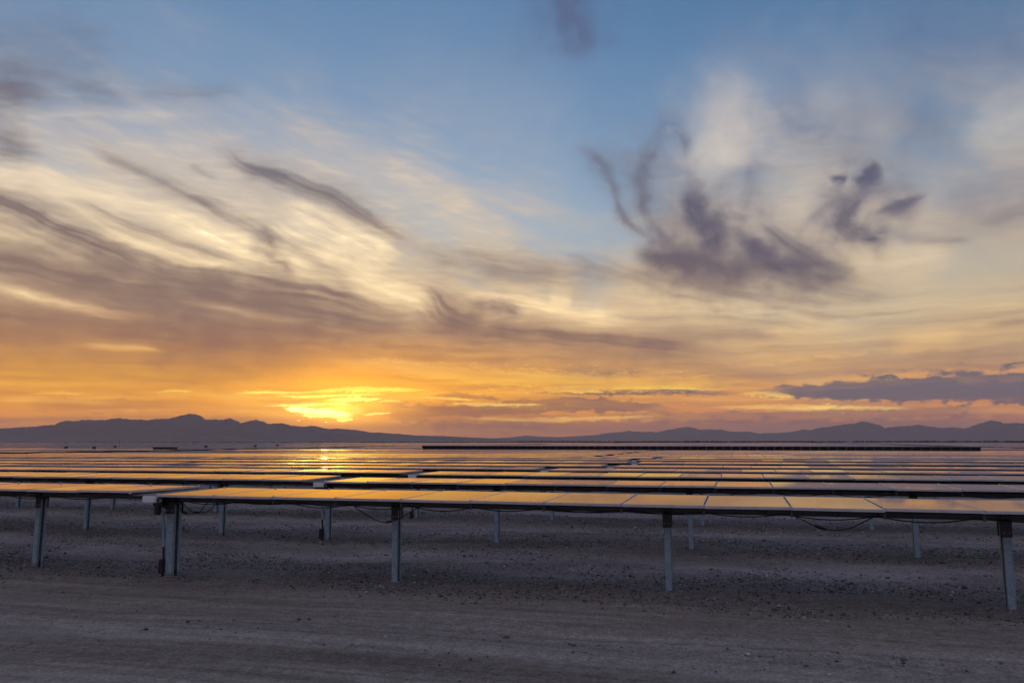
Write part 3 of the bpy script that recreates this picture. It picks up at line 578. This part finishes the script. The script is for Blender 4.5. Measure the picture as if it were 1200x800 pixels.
# ------------------------------------------------------------------ gravel
def gravel(n):
    D = 6.2 + RNG.gamma(2.0, 7.0, n * 4); s = RNG.uniform(-1, 1, n * 4) * (6 + 1.05 * D) - .30 * D
    dens = .07 + .93 * sstep(9.8, 11.0, D + .8 * noise2(s / 3.1, D / 3.1, 60))
    berm = np.exp(-((D - 8.45 - .05 * s + .25 * noise2(s / 1.7, s * 0, 66)) / .28) ** 2) * sstep(-2.6, -1.0, s) * (1 - sstep(2.5, 4.5, s))
    dens = np.maximum(dens, .8 * berm)
    dens *= np.clip(.5 + .30 * np.cos((D - ROW0 - .9) * 2 * np.pi / PITCH) + 1.5 * fbm(s / 3.5, D / 1.1, 3, 53), .06, 1)
    keep = (RNG.uniform(0, 1, n * 4) < dens) & (D < 60); s, D = s[keep][:n], D[keep][:n]; n = len(s)
    X, Y = s * E1.x + D * E2.x, s * E1.y + D * E2.y
    Z = np_ground(s, D) + relief(s, D)
    sz = np.clip(RNG.lognormal(-4.85, .50, n), .004, .04) * (1 + .012 * D)
    base = np.array([(1, 0, 0), (-1, 0, 0), (0, 1, 0), (0, -1, 0), (0, 0, 1), (0, 0, -1), (.62, .62, .5), (-.62, -.62, .5)])
    tri = np.array([(0, 2, 6), (2, 4, 6), (4, 0, 6), (1, 3, 7), (3, 4, 7), (4, 1, 7), (2, 1, 4), (3, 0, 4), (2, 0, 5), (1, 2, 5), (3, 1, 5), (0, 3, 5)])
    v = base[None] * (1 + RNG.uniform(-.35, .35, (n, 8, 3))) * sz[:, None, None] * np.array([1, 1, .7])
    a = RNG.uniform(0, 6.28, n); c_, s_ = np.cos(a)[:, None], np.sin(a)[:, None]
    v = np.stack([v[..., 0] * c_ - v[..., 1] * s_, v[..., 0] * s_ + v[..., 1] * c_, v[..., 2]], -1) + np.stack([X, Y, Z + sz * .15], -1)[:, None]
    me = bpy.data.meshes.new("gravel")
    fi = (tri[None] + (np.arange(n) * 8)[:, None, None]).reshape(-1).astype(np.int32)
    me.vertices.add(n * 8); me.vertices.foreach_set('co', v.reshape(-1).astype(np.float32))
    me.loops.add(len(fi)); me.loops.foreach_set('vertex_index', fi)
    me.polygons.add(len(fi) // 3); me.polygons.foreach_set('loop_start', np.arange(0, len(fi), 3, dtype=np.int32)); me.polygons.foreach_set('loop_total', np.full(len(fi) // 3, 3, np.int32))
    me.update(calc_edges=True)
    at = me.attributes.new('tone', 'FLOAT', 'POINT'); at.data.foreach_set('value', np.repeat(RNG.beta(.85, .95, n), 8).astype(np.float32))
    me.materials.append(M_PEBBLE); me.update()
    return me
tag(link("gravel", gravel(140000)), "loose dark and pale gravel scattered over the soil under the rows", kind='stuff')

# ------------------------------------------------------------------ solar trackers
def module_mesh():
    m = MB(); x, y = MOD_L - .022, MOD_W; h = .036; fw = .011
    m.add([(-x/2 + fw, -y/2 + fw, -.002), (x/2 - fw, -y/2 + fw, -.002), (x/2 - fw, y/2 - fw, -.002), (-x/2 + fw, y/2 - fw, -.002)], [(0, 1, 2, 3)], 0)
    for c, d in (((0, -y/2 + fw/2, -h/2), (x, fw, h)), ((0, y/2 - fw/2, -h/2), (x, fw, h)), ((-x/2 + fw/2, 0, -h/2), (fw, y - 2*fw, h)), ((x/2 - fw/2, 0, -h/2), (fw, y - 2*fw, h))): m.box(c, d, 1)
    m.add([(-x/2 + fw, -y/2 + fw, -.010), (x/2 - fw, -y/2 + fw, -.010), (x/2 - fw, y/2 - fw, -.010), (-x/2 + fw, y/2 - fw, -.010)], [(3, 2, 1, 0)], 2)
    m.box((0, .25, -.022), (.16, .07, .02), 2)
    return m.mesh("solar_module", [M_GLASS, M_ALU, M_BACK])
ME_MODULE = module_mesh()
def post_mesh(h, w=.086, d=.16, flip=1, name="support_post"):
    m = MB(); z0, z1 = -.55, h; zc, zl = (z0 + z1)/2, z1 - z0; g = .006 * .5     # roll-formed channel pile with lips
    m.box((-flip * w/2, 0, zc), (.006, d, zl))
    for y in (-1, 1):
        m.box((flip * g, y * (d/2 - .003), zc), (w - .006, .006, zl)); m.box((flip * (w/2 - .003), y * (d/2 - .006 - .022), zc), (.006, .044, zl))
    for z in (h - .10, h - .22):
        for x in (-.03, .03): m.tube([(x, -d/2 - .014, z), (x, -d/2 + .002, z)], .009, 6)
    return m.mesh(name, M_PILE)
TUBE_Z = DECK_H - .135
ME_POST = post_mesh(TUBE_Z - .10); ME_POST_B = post_mesh(TUBE_Z - .10, flip=-1)
def bearing_mesh():
    m = MB()
    for y in (-.086, .086): m.box((0, y, -.16), (.115, .010, .20))
    m.bevbox((0, 0, -.075), (.13, .18, .05), .008)
    path = [(0, .098 * math.cos(a), .098 * math.sin(a)) for a in np.linspace(-math.pi, 0, 9)]
    for x in (-.04, .04): m.tube([(x + p[0], p[1], p[2]) for p in path], .016, 5)
    m.bevbox((0, -.10, .0), (.12, .03, .05), .006); m.bevbox((0, .10, .0), (.12, .03, .05), .006)
    return m.mesh("bearing_housing", M_DARK)
ME_BEARING = bearing_mesh()
def rails_mesh(n):
    m = MB()
    for i in range(n + 1):
        x = i * MOD_L
        m.box((x, 0, -.055), (.045, MOD_W * .93, .034)); m.box((x, 0, -.0735), (.09, .16, .003))
        for y in (-MOD_W/2 + .03, MOD_W/2 - .03): m.box((x, y, -.013), (.016, .05, .050), 1); m.box((x, y, -.10), (.03, .025, .055))
    return m.mesh("mounting_rail", [M_DARK, M_ALU])
def tube_mesh(L):
    m = MB(); m.tube([(-.62, 0, 0), (L * .5, 0, 0), (L + .25, 0, 0)], .062, 8); return m.mesh("torque_tube", M_TUBE)
def sheet_mesh(n):
    m = MB(); x = MOD_L - .03; y = MOD_W
    for i in range(n):
        c = (i + .5) * MOD_L
        j = RNG.uniform(-.0016, .0016, 4)
        m.add([(c - x/2, -y/2, j[0]), (c + x/2, -y/2, j[1]), (c + x/2, y/2, j[2]), (c - x/2, y/2, j[3])], [(0, 1, 2, 3)], 0)
        m.add([(c - x/2, -y/2, j[0]), (c + x/2, -y/2, j[1]), (c + x/2, y/2, j[2]), (c - x/2, y/2, j[3]),
               (c - x/2, -y/2, -.036), (c + x/2, -y/2, -.036), (c + x/2, y/2, -.036), (c - x/2, y/2, -.036)],
              [(1, 5, 6, 2), (2, 6, 7, 3), (3, 7, 4, 0), (4, 7, 6, 5)], 1)
        m.add([(c - x/2, -y/2, j[0]), (c + x/2, -y/2, j[1]), (c + x/2, -y/2, -.036), (c - x/2, -y/2, -.036)], [(0, 3, 2, 1)], 2)
    return m.mesh("module_sheet", [M_GLASS, M_BACK, M_ALU])
def frame_mesh(L, off):
    m = MB(); m.tube([(-.2, 0, -.135), (L + .2, 0, -.135)], .062, 5)
    for x in np.arange(off, L, POST_STEP): m.box((x, 0, -.135 - .8), (.10, .14, 1.6))
    return m.mesh("support_frame", M_TUBE)
NR, NL = 45, 52
RIGHT0 = -2.6207 - 6 * MOD_L; LEFT0 = RIGHT0 - .56 - NL * MOD_L
ME_TUBE = {NR: tube_mesh(NR * MOD_L), NL: tube_mesh(NL * MOD_L)}
ME_RAIL = {NR: rails_mesh(NR), NL: rails_mesh(NL)}
ME_SHEET = {NR: sheet_mesh(NR), NL: sheet_mesh(NL)}
OFF = {NR: POST0 - RIGHT0, NL: (-12.45 - LEFT0) % POST_STEP}
ME_FRAME = {n: frame_mesh(n * MOD_L, OFF[n]) for n in (NR, NL)}

def sag(a, b, drop, n=9):
    a, b = Vector(a), Vector(b)
    return [a.lerp(b, u) - Vector((0, 0, drop * 4 * u * (1 - u))) for u in np.linspace(0, 1, n)]
def string_cable_mesh(n):
    m = MB(); rnd = random.Random(n); x = .15
    while x < n * MOD_L - 1.3:
        w = MOD_L * rnd.uniform(.92, 1.08); m.tube(sag((x, -.40, -.135), (x + w, -.40, -.135), rnd.uniform(.03, .075)), .008, 5, caps=False)
        if rnd.random() < .45: m.tube(sag((x + .1, -.36, -.12), (x + w + .2, -.44, -.13), rnd.uniform(.02, .06), 7), .006, 4, caps=False)
        x += w
    return m.mesh("string_cable", M_RUBBER)
ME_STRING = {n: string_cable_mesh(n) for n in (NR, NL)}
def loop_mesh(dx0, dx1, low, conn):
    m = MB(); p = [Vector((dx0, -.42, -.12)), Vector((dx0 + .12, -.43, -.12 - low * .35)), Vector(((dx0 + dx1) / 2 - .12, -.44, -.12 - low)), Vector(((dx0 + dx1) / 2 + .15, -.44, -.12 - low * .92)), Vector((dx1 - .15, -.42, -.12 - low * .30)), Vector((dx1, -.40, -.115))]
    c = spline([tuple(v) for v in p], 5); m.tube([tuple(v) for v in c], .0075, 6)
    i = conn; a, b_ = Vector(c[i]), Vector(c[i + 2]); m.tube([a, a.lerp(b_, .5), b_], [.017, .021, .017], 6)
    return m.mesh("hanging_cable", M_RUBBER)
def drive_motor_mesh():
    m = MB()                                            # slew gear on the tube with the motor hung below
    m.tube([(-.10, 0, 0), (-.07, 0, 0), (.07, 0, 0), (.10, 0, 0)], [.10, .135, .135, .10], 14)
    m.bevbox((0, -.16, -.05), (.20, .14, .16), .02); m.tube([(0, -.20, -.06), (0, -.20, -.20), (0, -.20, -.27)], [.055, .06, .045], 10)
    m.bevbox((0, .1, -.13), (.16, .24, .10), .015)
    return m.mesh("drive_motor", M_DARK)
ME_DRIVE = drive_motor_mesh()
def control_box_mesh():
    m = MB(); m.bevbox((0, 0, 0), (.27, .16, .105), .012); m.box((0, -.082, 0), (.24, .006, .085)); m.box((0, -.087, -.03), (.03, .006, .02))
    return m.mesh("control_box", M_WHITE)
ME_CTRL = control_box_mesh()
def conduit_mesh():
    m = MB(); m.tube([(0, 0, 1.02), (.02, 0, .8), (.045, 0, .5), (.05, 0, .42)], .022, 8)
    return m.mesh("conduit", M_GALV)
def ground_cable_mesh():
    m = MB(); m.tube([(.05, 0, .44), (.055, 0, .30), (.075, 0, .16), (.07, 0, .05), (.05, .0, -.1)], .02, 7)
    m.bevbox((.035, .0, .09), (.10, .09, .24), .015); return m.mesh("riser_cable", M_RUBBER)
ME_CONDUIT, ME_RISER = conduit_mesh(), ground_cable_mesh()
def cover_mesh():
    m = MB(); m.box((0, 0, -.02), (.52, MOD_W * .96, .012)); m.box((0, 0, -.05), (.05, MOD_W * .9, .04)); return m.mesh("drive_cover", M_TUBE)
ME_COVER = cover_mesh()

TILT = np.random.default_rng(21)
def root_at(s, D, slope):
    o = bpy.data.objects.new("solar_tracker", None); COL.objects.link(o)
    p = place(s, D); o.location = (p.x, p.y, row_z(s, D)); o.empty_display_size = .3
    o.rotation_euler = (Matrix.Rotation(-AZ, 3, 'Z') @ Matrix.Rotation(-slope, 3, 'Y')).to_euler()
    return o
ORD = ["nearest", "second", "third", "fourth", "fifth", "sixth", "seventh", "eighth"]
SHIFT = {3: 2.7, 4: 4.2, 5: 4.5, 6: 3.8, 7: 4.6}
def near_tracker(k, n, tilt, slope):
    right = n == NR; D = ROW0 + k * PITCH; s0 = (RIGHT0 if right else LEFT0) + SHIFT.get(k, 0)
    r = root_at(s0, D, slope)
    if k == 0: lab = "long flat solar tracker row nearest the camera, " + ("right of its white box" if right else "left of its white box")
    else: lab = "flat solar tracker row, %s from the camera, its section %s its drive box" % (ORD[k], "right of" if right else "left of")
    tag(r, lab, "solar tracker", "solar tracker rows of the field")
    rnd = random.Random(k * 10 + n)
    dz = DECK_H - TUBE_Z
    tm = Matrix.Rotation(tilt, 4, 'X')
    for i in range(n):
        mt = tilt + rnd.gauss(0, .0032)
        p = tm @ Vector(((i + .5) * MOD_L, 0, dz))
        link("solar_module", ME_MODULE, r, (p.x, p.y, TUBE_Z + p.z + rnd.uniform(-.003, .003)), (mt, rnd.gauss(0, .0024), 0))
    link("torque_tube", ME_TUBE[n], r, (0, 0, TUBE_Z))
    tag(link("mounting_rail", ME_RAIL[n], r, (0, 0, TUBE_Z + dz), (tilt, 0, 0)), kind='stuff')
    if k < 4: link("string_cable", ME_STRING[n], r, (0, 0, TUBE_Z + dz), (tilt, 0, 0))
    for j, x in enumerate(np.arange(OFF[n], n * MOD_L, POST_STEP)):
        drive = right and j == 0
        p = link("support_post", ME_POST_B if s0 + x > 1 else ME_POST, r, (x, 0, 0), (rnd.gauss(0, .005), rnd.gauss(0, .005), rnd.gauss(0, .02)))
        if k == 0 and drive: p.scale = (1.6, 1.2, 1)
        if k < 5: link("bearing_housing", ME_BEARING, p, (0, 0, TUBE_Z))
    if right:
        x = OFF[n] - .0
        link("drive_motor", ME_DRIVE, r, (x - .20, 0, TUBE_Z)); link("drive_cover", ME_COVER, r, (-.27, 0, TUBE_Z + dz - .01), (tilt, 0, 0))
        link("control_box", ME_CTRL, r, (x + .20, -.80, TUBE_Z + .045))
        if k < 4:
            link("conduit", ME_CONDUIT, r, (x - .17, -.10, 0)); link("riser_cable", ME_RISER, r, (x - .17, -.10, 0))
    return r
HANG = [(0, NR, 3.3, 4.5, .26, 12), (0, NR, 9.75, 10.85, .20, 8), (0, NR, .05, .95, .20, 10), (0, NR, -.1, .75, .22, 9), (0, NL, 46.8, 48.6, .12, 11), (1, NR, 8.2, 9.2, .14, 8), (1, NR, 2.0, 3.0, .15, 8), (2, NR, 6.3, 7.2, .12, 9)]
near_roots = {}
for k in range(8):
    for n in (NR, NL):
        tl = float(TILT.normal(.002 * k, .004)); sl = 0.0027 + (.006 if k == 0 and n == NL else 0)
        if k == 0: tl = .002 if n == NL else .008
        elif k < 3: tl += .008
        if k == 0 and n == NL:
            r = near_tracker(k, n, tl, .0027)
        else: r = near_tracker(k, n, tl, .0027)
        near_roots[(k, n)] = r
for k, n, a, b_, low, cn in HANG:
    link("hanging_cable", loop_mesh(a, b_, low, cn), near_roots[(k, n)], (0, 0, DECK_H))

# farther rows: joined module sheets on a joined frame; blocks of two trackers, lanes between blocks
def in_view(s0, s1, D, pad=6):
    for i in range(9):
        s = s0 + (s1 - s0) * i / 8; p = place(s, D)
        if p.y > 1 and abs(p.x) < p.y * .70 + pad: return True
    return False
BLOCK = RIGHT0 + NR * MOD_L - LEFT0 + 6.5
TILTED_ROW, NT_ = 18, 68                                # one row left tilted up to the west
ME_SHEET[NT_] = sheet_mesh(NT_); OFF[NT_] = 1.2; ME_FRAME[NT_] = frame_mesh(NT_ * MOD_L, 1.2)
def row_segments(k, D):
    if k == TILTED_ROW:
        yield 0, NT_, -45.2
        for n, s0 in ((NL, -102.6), (NL, -159.5), (NR, 34.5)):
            if in_view(s0, s0 + n * MOD_L, D): yield 1, n, s0
        return
    for bk in range(-14, 8):
        for n, s0 in ((NL, LEFT0 + bk * BLOCK), (NR, RIGHT0 + bk * BLOCK)):
            if in_view(s0, s0 + n * MOD_L, D): yield bk, n, s0
BANDS = [(60, "low solar tracker row in the middle distance, one thin band of sunset reflection among many"),
         (110, "distant solar tracker row, a hair-thin bright strip in the middle of the field"),
         (1e9, "faraway solar tracker row, a hair-thin strip near the far edge of the field")]
count = 16; k = 8; STUFF_FROM = None
flat = lambda k: float(sstep(45, 130, ROW0 + k * PITCH))
band_tilt = lambda k: .011 - .007 * flat(k) + (1 - .6 * flat(k)) * (.007 * math.sin(k * .9 + .4) + .005 * math.sin(k * 2.3))
while STUFF_FROM is None:
    D = ROW0 + k * PITCH
    segs = list(row_segments(k, D))
    if count + len(segs) > 298: STUFF_FROM = k; break
    for bk, n, s0 in segs:
        r = root_at(s0, D, 0.0)
        raised = k == TILTED_ROW and n == NT_
        z1 = row_z(s0 + n * MOD_L, D)
        r.rotation_euler = (Matrix.Rotation(-AZ, 3, 'Z') @ Matrix.Rotation(-math.atan2(z1 - r.location.z, n * MOD_L), 3, 'Y')).to_euler()
        tilt = -R(31) if raised else band_tilt(k) + float(TILT.normal(0, .003))
        o = tag(link("module_sheet", ME_SHEET[n], r, (0, 0, DECK_H), (tilt, 0, 0)), kind='stuff')
        tag(link("support_frame", ME_FRAME[n], r, (0, 0, DECK_H)), kind='stuff')
        if raised:
            tag(r, "long dark strip of far panels tilted up, its shaded backs facing us", "solar tracker")
        else:
            if k < 14:
                lab = "thin flat solar tracker row, %s from the camera, %s" % (("ninth", "tenth", "eleventh", "twelfth", "thirteenth", "fourteenth")[k - 8], "its right-hand section" if bk == 0 and n == NR else "its middle section" if bk == 0 else "its section at the photo's left edge" if n == NR else "its far-left section")
            else: lab = next(l for lim, l in BANDS if D < lim)
            tag(r, lab, "solar tracker", "solar tracker rows of the field")
        count += 1
    k += 1
# beyond the individual rows: one mass
def far_field(k0, dmax):
    V = []; Fg = []; Mi = []; k = k0
    while ROW0 + k * PITCH < dmax:
        D = ROW0 + k * PITCH
        for bk, n, s0 in row_segments(k, D):
            L = n * MOD_L; z0, z1 = row_z(s0, D) + DECK_H, row_z(s0 + L, D) + DECK_H
            tl = band_tilt(k) + float(TILT.normal(0, .003)); dy, dzz = MOD_W/2 * math.cos(tl), MOD_W/2 * math.sin(tl); o = len(V)
            for q_ in (0, -.04):
                for (ss, zz) in ((s0, z0), (s0 + L, z1)):
                    for sg in (-1, 1):
                        p = place(ss, D + sg * dy); V.append((p.x, p.y, zz + sg * dzz + q_))
            Fg += [(o, o + 2, o + 3, o + 1), (o + 4, o + 5, o + 7, o + 6), (o, o + 4, o + 6, o + 2), (o + 1, o + 3, o + 7, o + 5), (o, o + 1, o + 5, o + 4), (o + 2, o + 6, o + 7, o + 3)]
            Mi += [0, 1, 3, 1, 1, 1]
            for x in np.arange(OFF[n], L, POST_STEP * 2):
                p = place(s0 + x, D); zt = z0 + (z1 - z0) * x / L; o = len(V)
                for zz in (zt - .05, zt - 1.9):
                    for a_, b_ in ((-.06, -.06), (.06, -.06), (.06, .06), (-.06, .06)): V.append((p.x + a_, p.y + b_, zz))
                Fg += [(o + i, o + 4 + i, o + 4 + (i + 1) % 4, o + (i + 1) % 4) for i in range(4)]; Mi += [2] * 4
        k += 1
    me = bpy.data.meshes.new("solar_field"); me.from_pydata(V, [], Fg)
    for m_ in (M_GLASS, M_BACK, M_TUBE, M_ALU): me.materials.append(m_)
    me.polygons.foreach_set('material_index', Mi); me.update(); return me
tag(link("solar_field", far_field(STUFF_FROM, 520)), "mass of farthest solar rows merging into a thin glinting band", kind='stuff')

# ------------------------------------------------------------------ small things among the rows
def view_point(az_deg, dist): return Vector((math.sin(R(az_deg)) * dist, math.cos(R(az_deg)) * dist, 0))
def sd_of(p): return p.dot(E1), p.dot(E2)
def inverter():
    p = view_point(-25.15, 121); s, D = sd_of(p); D = ROW0 + PITCH * (round((D - ROW0) / PITCH - .5) + .5); p = place(s, D)
    r = bpy.data.objects.new("inverter_station", None); COL.objects.link(r); r.location = (p.x, p.y, ground_z(s, D)); r.rotation_euler = (0, 0, -AZ)
    tag(r, "dark low inverter cabinet standing between distant rows on the left", "inverter cabinet")
    m = MB(); m.bevbox((0, 0, .84), (3.3, 1.2, 1.5), .03); link("cabinet_body", m.mesh("cabinet_body", M_DARK), r)
    m = MB(); m.bevbox((0, 0, 1.63), (3.5, 1.4, .08), .02); link("roof", m.mesh("roof", M_DARK), r)
    for x in (-1.08, 0, 1.08):
        m = MB(); m.box((x, -.612, .84), (.98, .02, 1.3)); d = link("door", m.mesh("door", M_DARK), r)
        m = MB(); m.box((x + .40, -.635, .84), (.03, .03, .16)); link("handle", m.mesh("handle", M_ALU), d)
    m = MB(); m.box((0, 0, .0), (3.5, 1.5, .16)); link("plinth", m.mesh("plinth", M_WHITE), r)
inverter()
CAB = [(-30.6, 150, "leftmost"), (-28.3, 140, "second from the left"), (-27.6, 165, "third from the left"), (-22.4, 150, "just right of the inverter cabinet"), (-18.2, 160, "under the left mountain's right shoulder"), (-17.0, 175, "nearest below the sun")]
for a_, d_, w_ in CAB:
    p = view_point(a_, d_); s, D = sd_of(p); D = ROW0 + PITCH * (round((D - ROW0) / PITCH - .5) + .5); p = place(s, D)
    r = bpy.data.objects.new("combiner_cabinet", None); COL.objects.link(r); r.location = (p.x, p.y, ground_z(s, D)); r.rotation_euler = (0, 0, -AZ)
    tag(r, "tiny dark combiner cabinet far among the rows, " + w_, "cabinet", "combiner cabinets among the rows")
    m = MB(); m.bevbox((0, 0, 1.5), (.5, .3, .36), .02); link("cabinet_body", m.mesh("cabinet_body", M_DARK), r)
    for x in (-.18, .18):
        m = MB(); m.box((x, 0, .5), (.06, .06, 1.6)); link("leg", m.mesh("leg", M_GALV), r)
for a_, d_, h_, w_ in ((-27.2, 260, 2.9, "thin bare pole standing in the rows left of the inverter cabinet"), (-28.6, 420, 3.4, "farther thin pole just left of the other, on the mountain's foot")):
    p = view_point(a_, d_); s, D = sd_of(p)
    r = bpy.data.objects.new("weather_mast", None); COL.objects.link(r); r.location = (p.x, p.y, ground_z(s, D)); tag(r, w_, "mast")
    m = MB(); m.tube([(0, 0, -.3), (0, 0, h_)], .06, 6); link("mast_pole", m.mesh("mast_pole", M_DARK), r)
    m = MB(); m.box((0, 0, h_ - .1), (.4, .05, .05)); link("cross_arm", m.mesh("cross_arm", M_DARK), r)

def dry_weed():
    s, D = -11.0, 10.75; p = place(s, D); r = link("dry_weed", None, None, (p.x, p.y, ground_z(s, D) - .01)); rnd = random.Random(4)
    tag(r, "small pale dry weed on the soil between the two left posts", "dry weed")
    for q_ in range(14):
        m = MB(); a = rnd.uniform(0, 6.28); h = rnd.uniform(.10, .24); o = rnd.uniform(.04, .16)
        m.tube([(0, 0, 0), (math.cos(a) * o * .4, math.sin(a) * o * .4, h * .6), (math.cos(a) * o, math.sin(a) * o, h)], [.004, .003, .0015], 4)
        link("stem", m.mesh("stem", M_STRAW), r)
M_STRAW = metal_mat("dry_straw", (.30, .25, .18), (.46, .40, .30), .9, 0)
dry_weed()

# scrub beyond the field
def scrub():
    rnd = np.random.default_rng(3); V = []; Fc = []
    for i in range(2600):
        a = rnd.uniform(-42, 42); d = rnd.uniform(560, 1500); p = view_point(a, d)
        w = rnd.uniform(1.0, 3.4); h = rnd.uniform(.5, 1.6) * (1.25 if a > 0 else .8)
        for j in range(7):
            c_ = Vector((rnd.normal(0, w * .4), rnd.normal(0, w * .4), h * rnd.uniform(.2, .8))) + p; e = rnd.uniform(.25, .6) * h; o = len(V)
            for dx, dy, dz in ((1, 0, 0), (-1, 0, 0), (0, 1, 0), (0, -1, 0), (0, 0, 1), (0, 0, -1)):
                jj_ = 1 + rnd.uniform(-.4, .4); V.append((c_.x + dx * e * jj_ * 1.3, c_.y + dy * e * jj_ * 1.3, c_.z + dz * e * jj_ - .2))
            Fc += [(o, o+2, o+4), (o+2, o+1, o+4), (o+1, o+3, o+4), (o+3, o, o+4), (o+2, o, o+5), (o+1, o+2, o+5), (o+3, o+1, o+5), (o, o+3, o+5)]
    me = bpy.data.meshes.new("desert_scrub"); me.from_pydata(V, [], Fc); me.materials.append(M_SCRUB); me.update(); return me
tag(link("desert_scrub", scrub()), "dark line of low desert scrub beyond the solar field", kind='stuff')

# ------------------------------------------------------------------ mountains
RIDGE_LEFT = [(-46.09, 0.06), (-42.5, 0.25), (-38.84, 0.47), (-35.6, 0.64), (-33.88, 0.81), (-32.08, 0.96), (-31.02, 1.08), (-30.61, 1.28), (-29.27, 1.43), (-28.13, 1.44), (-27.28, 1.59), (-26.4, 1.47), (-25.57, 1.48), (-24.15, 1.59), (-23.63, 1.79), (-22.98, 1.96), (-22.37, 1.85), (-21.97, 1.56), (-21.03, 1.53), (-20.3, 1.62), (-19.61, 1.34), (-18.58, 1.55), (-17.82, 1.3), (-16.65, 1.25), (-15.46, 1.07), (-14.62, 1.12), (-13.65, 0.91), (-12.61, 0.9), (-11.57, 0.86), (-10.58, 0.67), (-8.46, 0.55), (-7.01, 0.41), (-5.3, 0.39), (-4.28, 0.33), (-2.75, 0.26), (0.0, 0.15), (5.1, 0.03)]
RIDGE_RIGHT = [(-6.37, 0.03), (-2.56, 0.15), (-0.96, 0.22), (0.45, 0.33), (1.09, 0.41), (2.11, 0.33), (3.39, 0.31), (5.3, 0.38), (6.38, 0.48), (7.01, 0.6), (8.27, 0.72), (8.9, 0.76), (9.71, 0.67), (10.76, 0.65), (11.57, 0.82), (12.43, 0.98), (13.04, 1.02), (13.83, 0.85), (14.61, 0.84), (15.21, 0.81), (16.39, 0.65), (17.39, 0.68), (17.96, 0.53), (20.09, 0.62), (20.99, 0.78), (22.33, 0.91), (23.43, 1.12), (24.67, 1.28), (25.35, 1.19), (26.06, 0.88), (27.4, 0.98), (28.11, 1.09), (28.75, 0.97), (29.23, 0.86), (30.06, 0.9), (30.67, 0.79), (31.49, 1.07), (32.11, 1.3), (32.56, 1.19), (33.14, 1.14), (33.9, 1.08), (35.62, 0.9), (38.07, 0.67), (41.1, 0.55), (45.16, 0.2), (48.15, 0.02)]
def mountain(name, prof, d0, depth, seed, label):
    a0, a1 = prof[0][0], prof[-1][0]; na = int((a1 - a0) / .055); nt_ = 34
    aa = np.linspace(a0, a1, na); tt = np.linspace(0, 1, nt_)
    A, T = np.meshgrid(aa, tt)
    el_ = np.interp(A, [p[0] for p in prof], [p[1] for p in prof])
    top = np.tan(np.radians(el_)) * d0
    env = np.where(T < .5, (T / .5) ** 1.15, ((1 - T) / .5) ** .8)
    D = d0 + (T - .5) * depth
    X, Y = D * np.sin(np.radians(A)), D * np.cos(np.radians(A))
    rid = 1 - 2 * np.abs(fbm(X / 900., Y / 700., 5, seed))
    jag = (.05 if seed == 1 else .10) * fbm(A / .55, T * 3, 5, seed + 9, .6) + .035 * fbm(A / .14, T * 5, 2, seed + 5)
    Z = CAM_H + top * env * (1 + jag * env) * (1 - (.42 * (1 - rid) * (1 - np.abs(2 * T - 1)) + 0) * (np.abs(T - .5) > .02) * np.clip(np.abs(T - .5) * 5, 0, 1)) - 6 * (1 - env)
    me = bpy.data.meshes.new(name)
    V = np.stack([X, Y, Z], -1).reshape(-1, 3); ii, jj = np.meshgrid(np.arange(nt_ - 1), np.arange(na - 1), indexing='ij')
    q = np.stack([ii * na + jj, ii * na + jj + 1, (ii + 1) * na + jj + 1, (ii + 1) * na + jj], -1).reshape(-1, 4)
    me.from_pydata(V.tolist(), [], q.tolist()); me.materials.append(M_ROCK); me.update()
    return tag(link(name, me), label, kind='structure')
mountain("mountain_range", RIDGE_LEFT, 12000, 3200, 1, "purple mountain range with a rounded peak left of the sun")
mountain("mountain_range", RIDGE_RIGHT, 20000, 5000, 2, "pale hazy mountain range along the right horizon")

# ------------------------------------------------------------------ haze
HAZE = 4.8e-5
if HAZE:
    m = MB(); m.box((0, 0, 290), (66000, 66000, 600))
    mh = bpy.data.materials.new("haze"); mh.use_nodes = True; t = NT(mh.node_tree)
    for n_ in list(t.n):
        if n_.type != 'OUTPUT_MATERIAL': t.n.remove(n_)
    pv = t.node('ShaderNodeVolumePrincipled'); pv.inputs['Color'].default_value = (.96, .85, .98, 1); pv.inputs['Density'].default_value = HAZE; pv.inputs['Anisotropy'].default_value = .5
    t.l.new(pv.outputs[0], next(n_ for n_ in t.n if n_.type == 'OUTPUT_MATERIAL').inputs['Volume'])
    tag(link("haze", m.mesh("haze", mh)), "thin evening haze over the desert", kind='stuff')
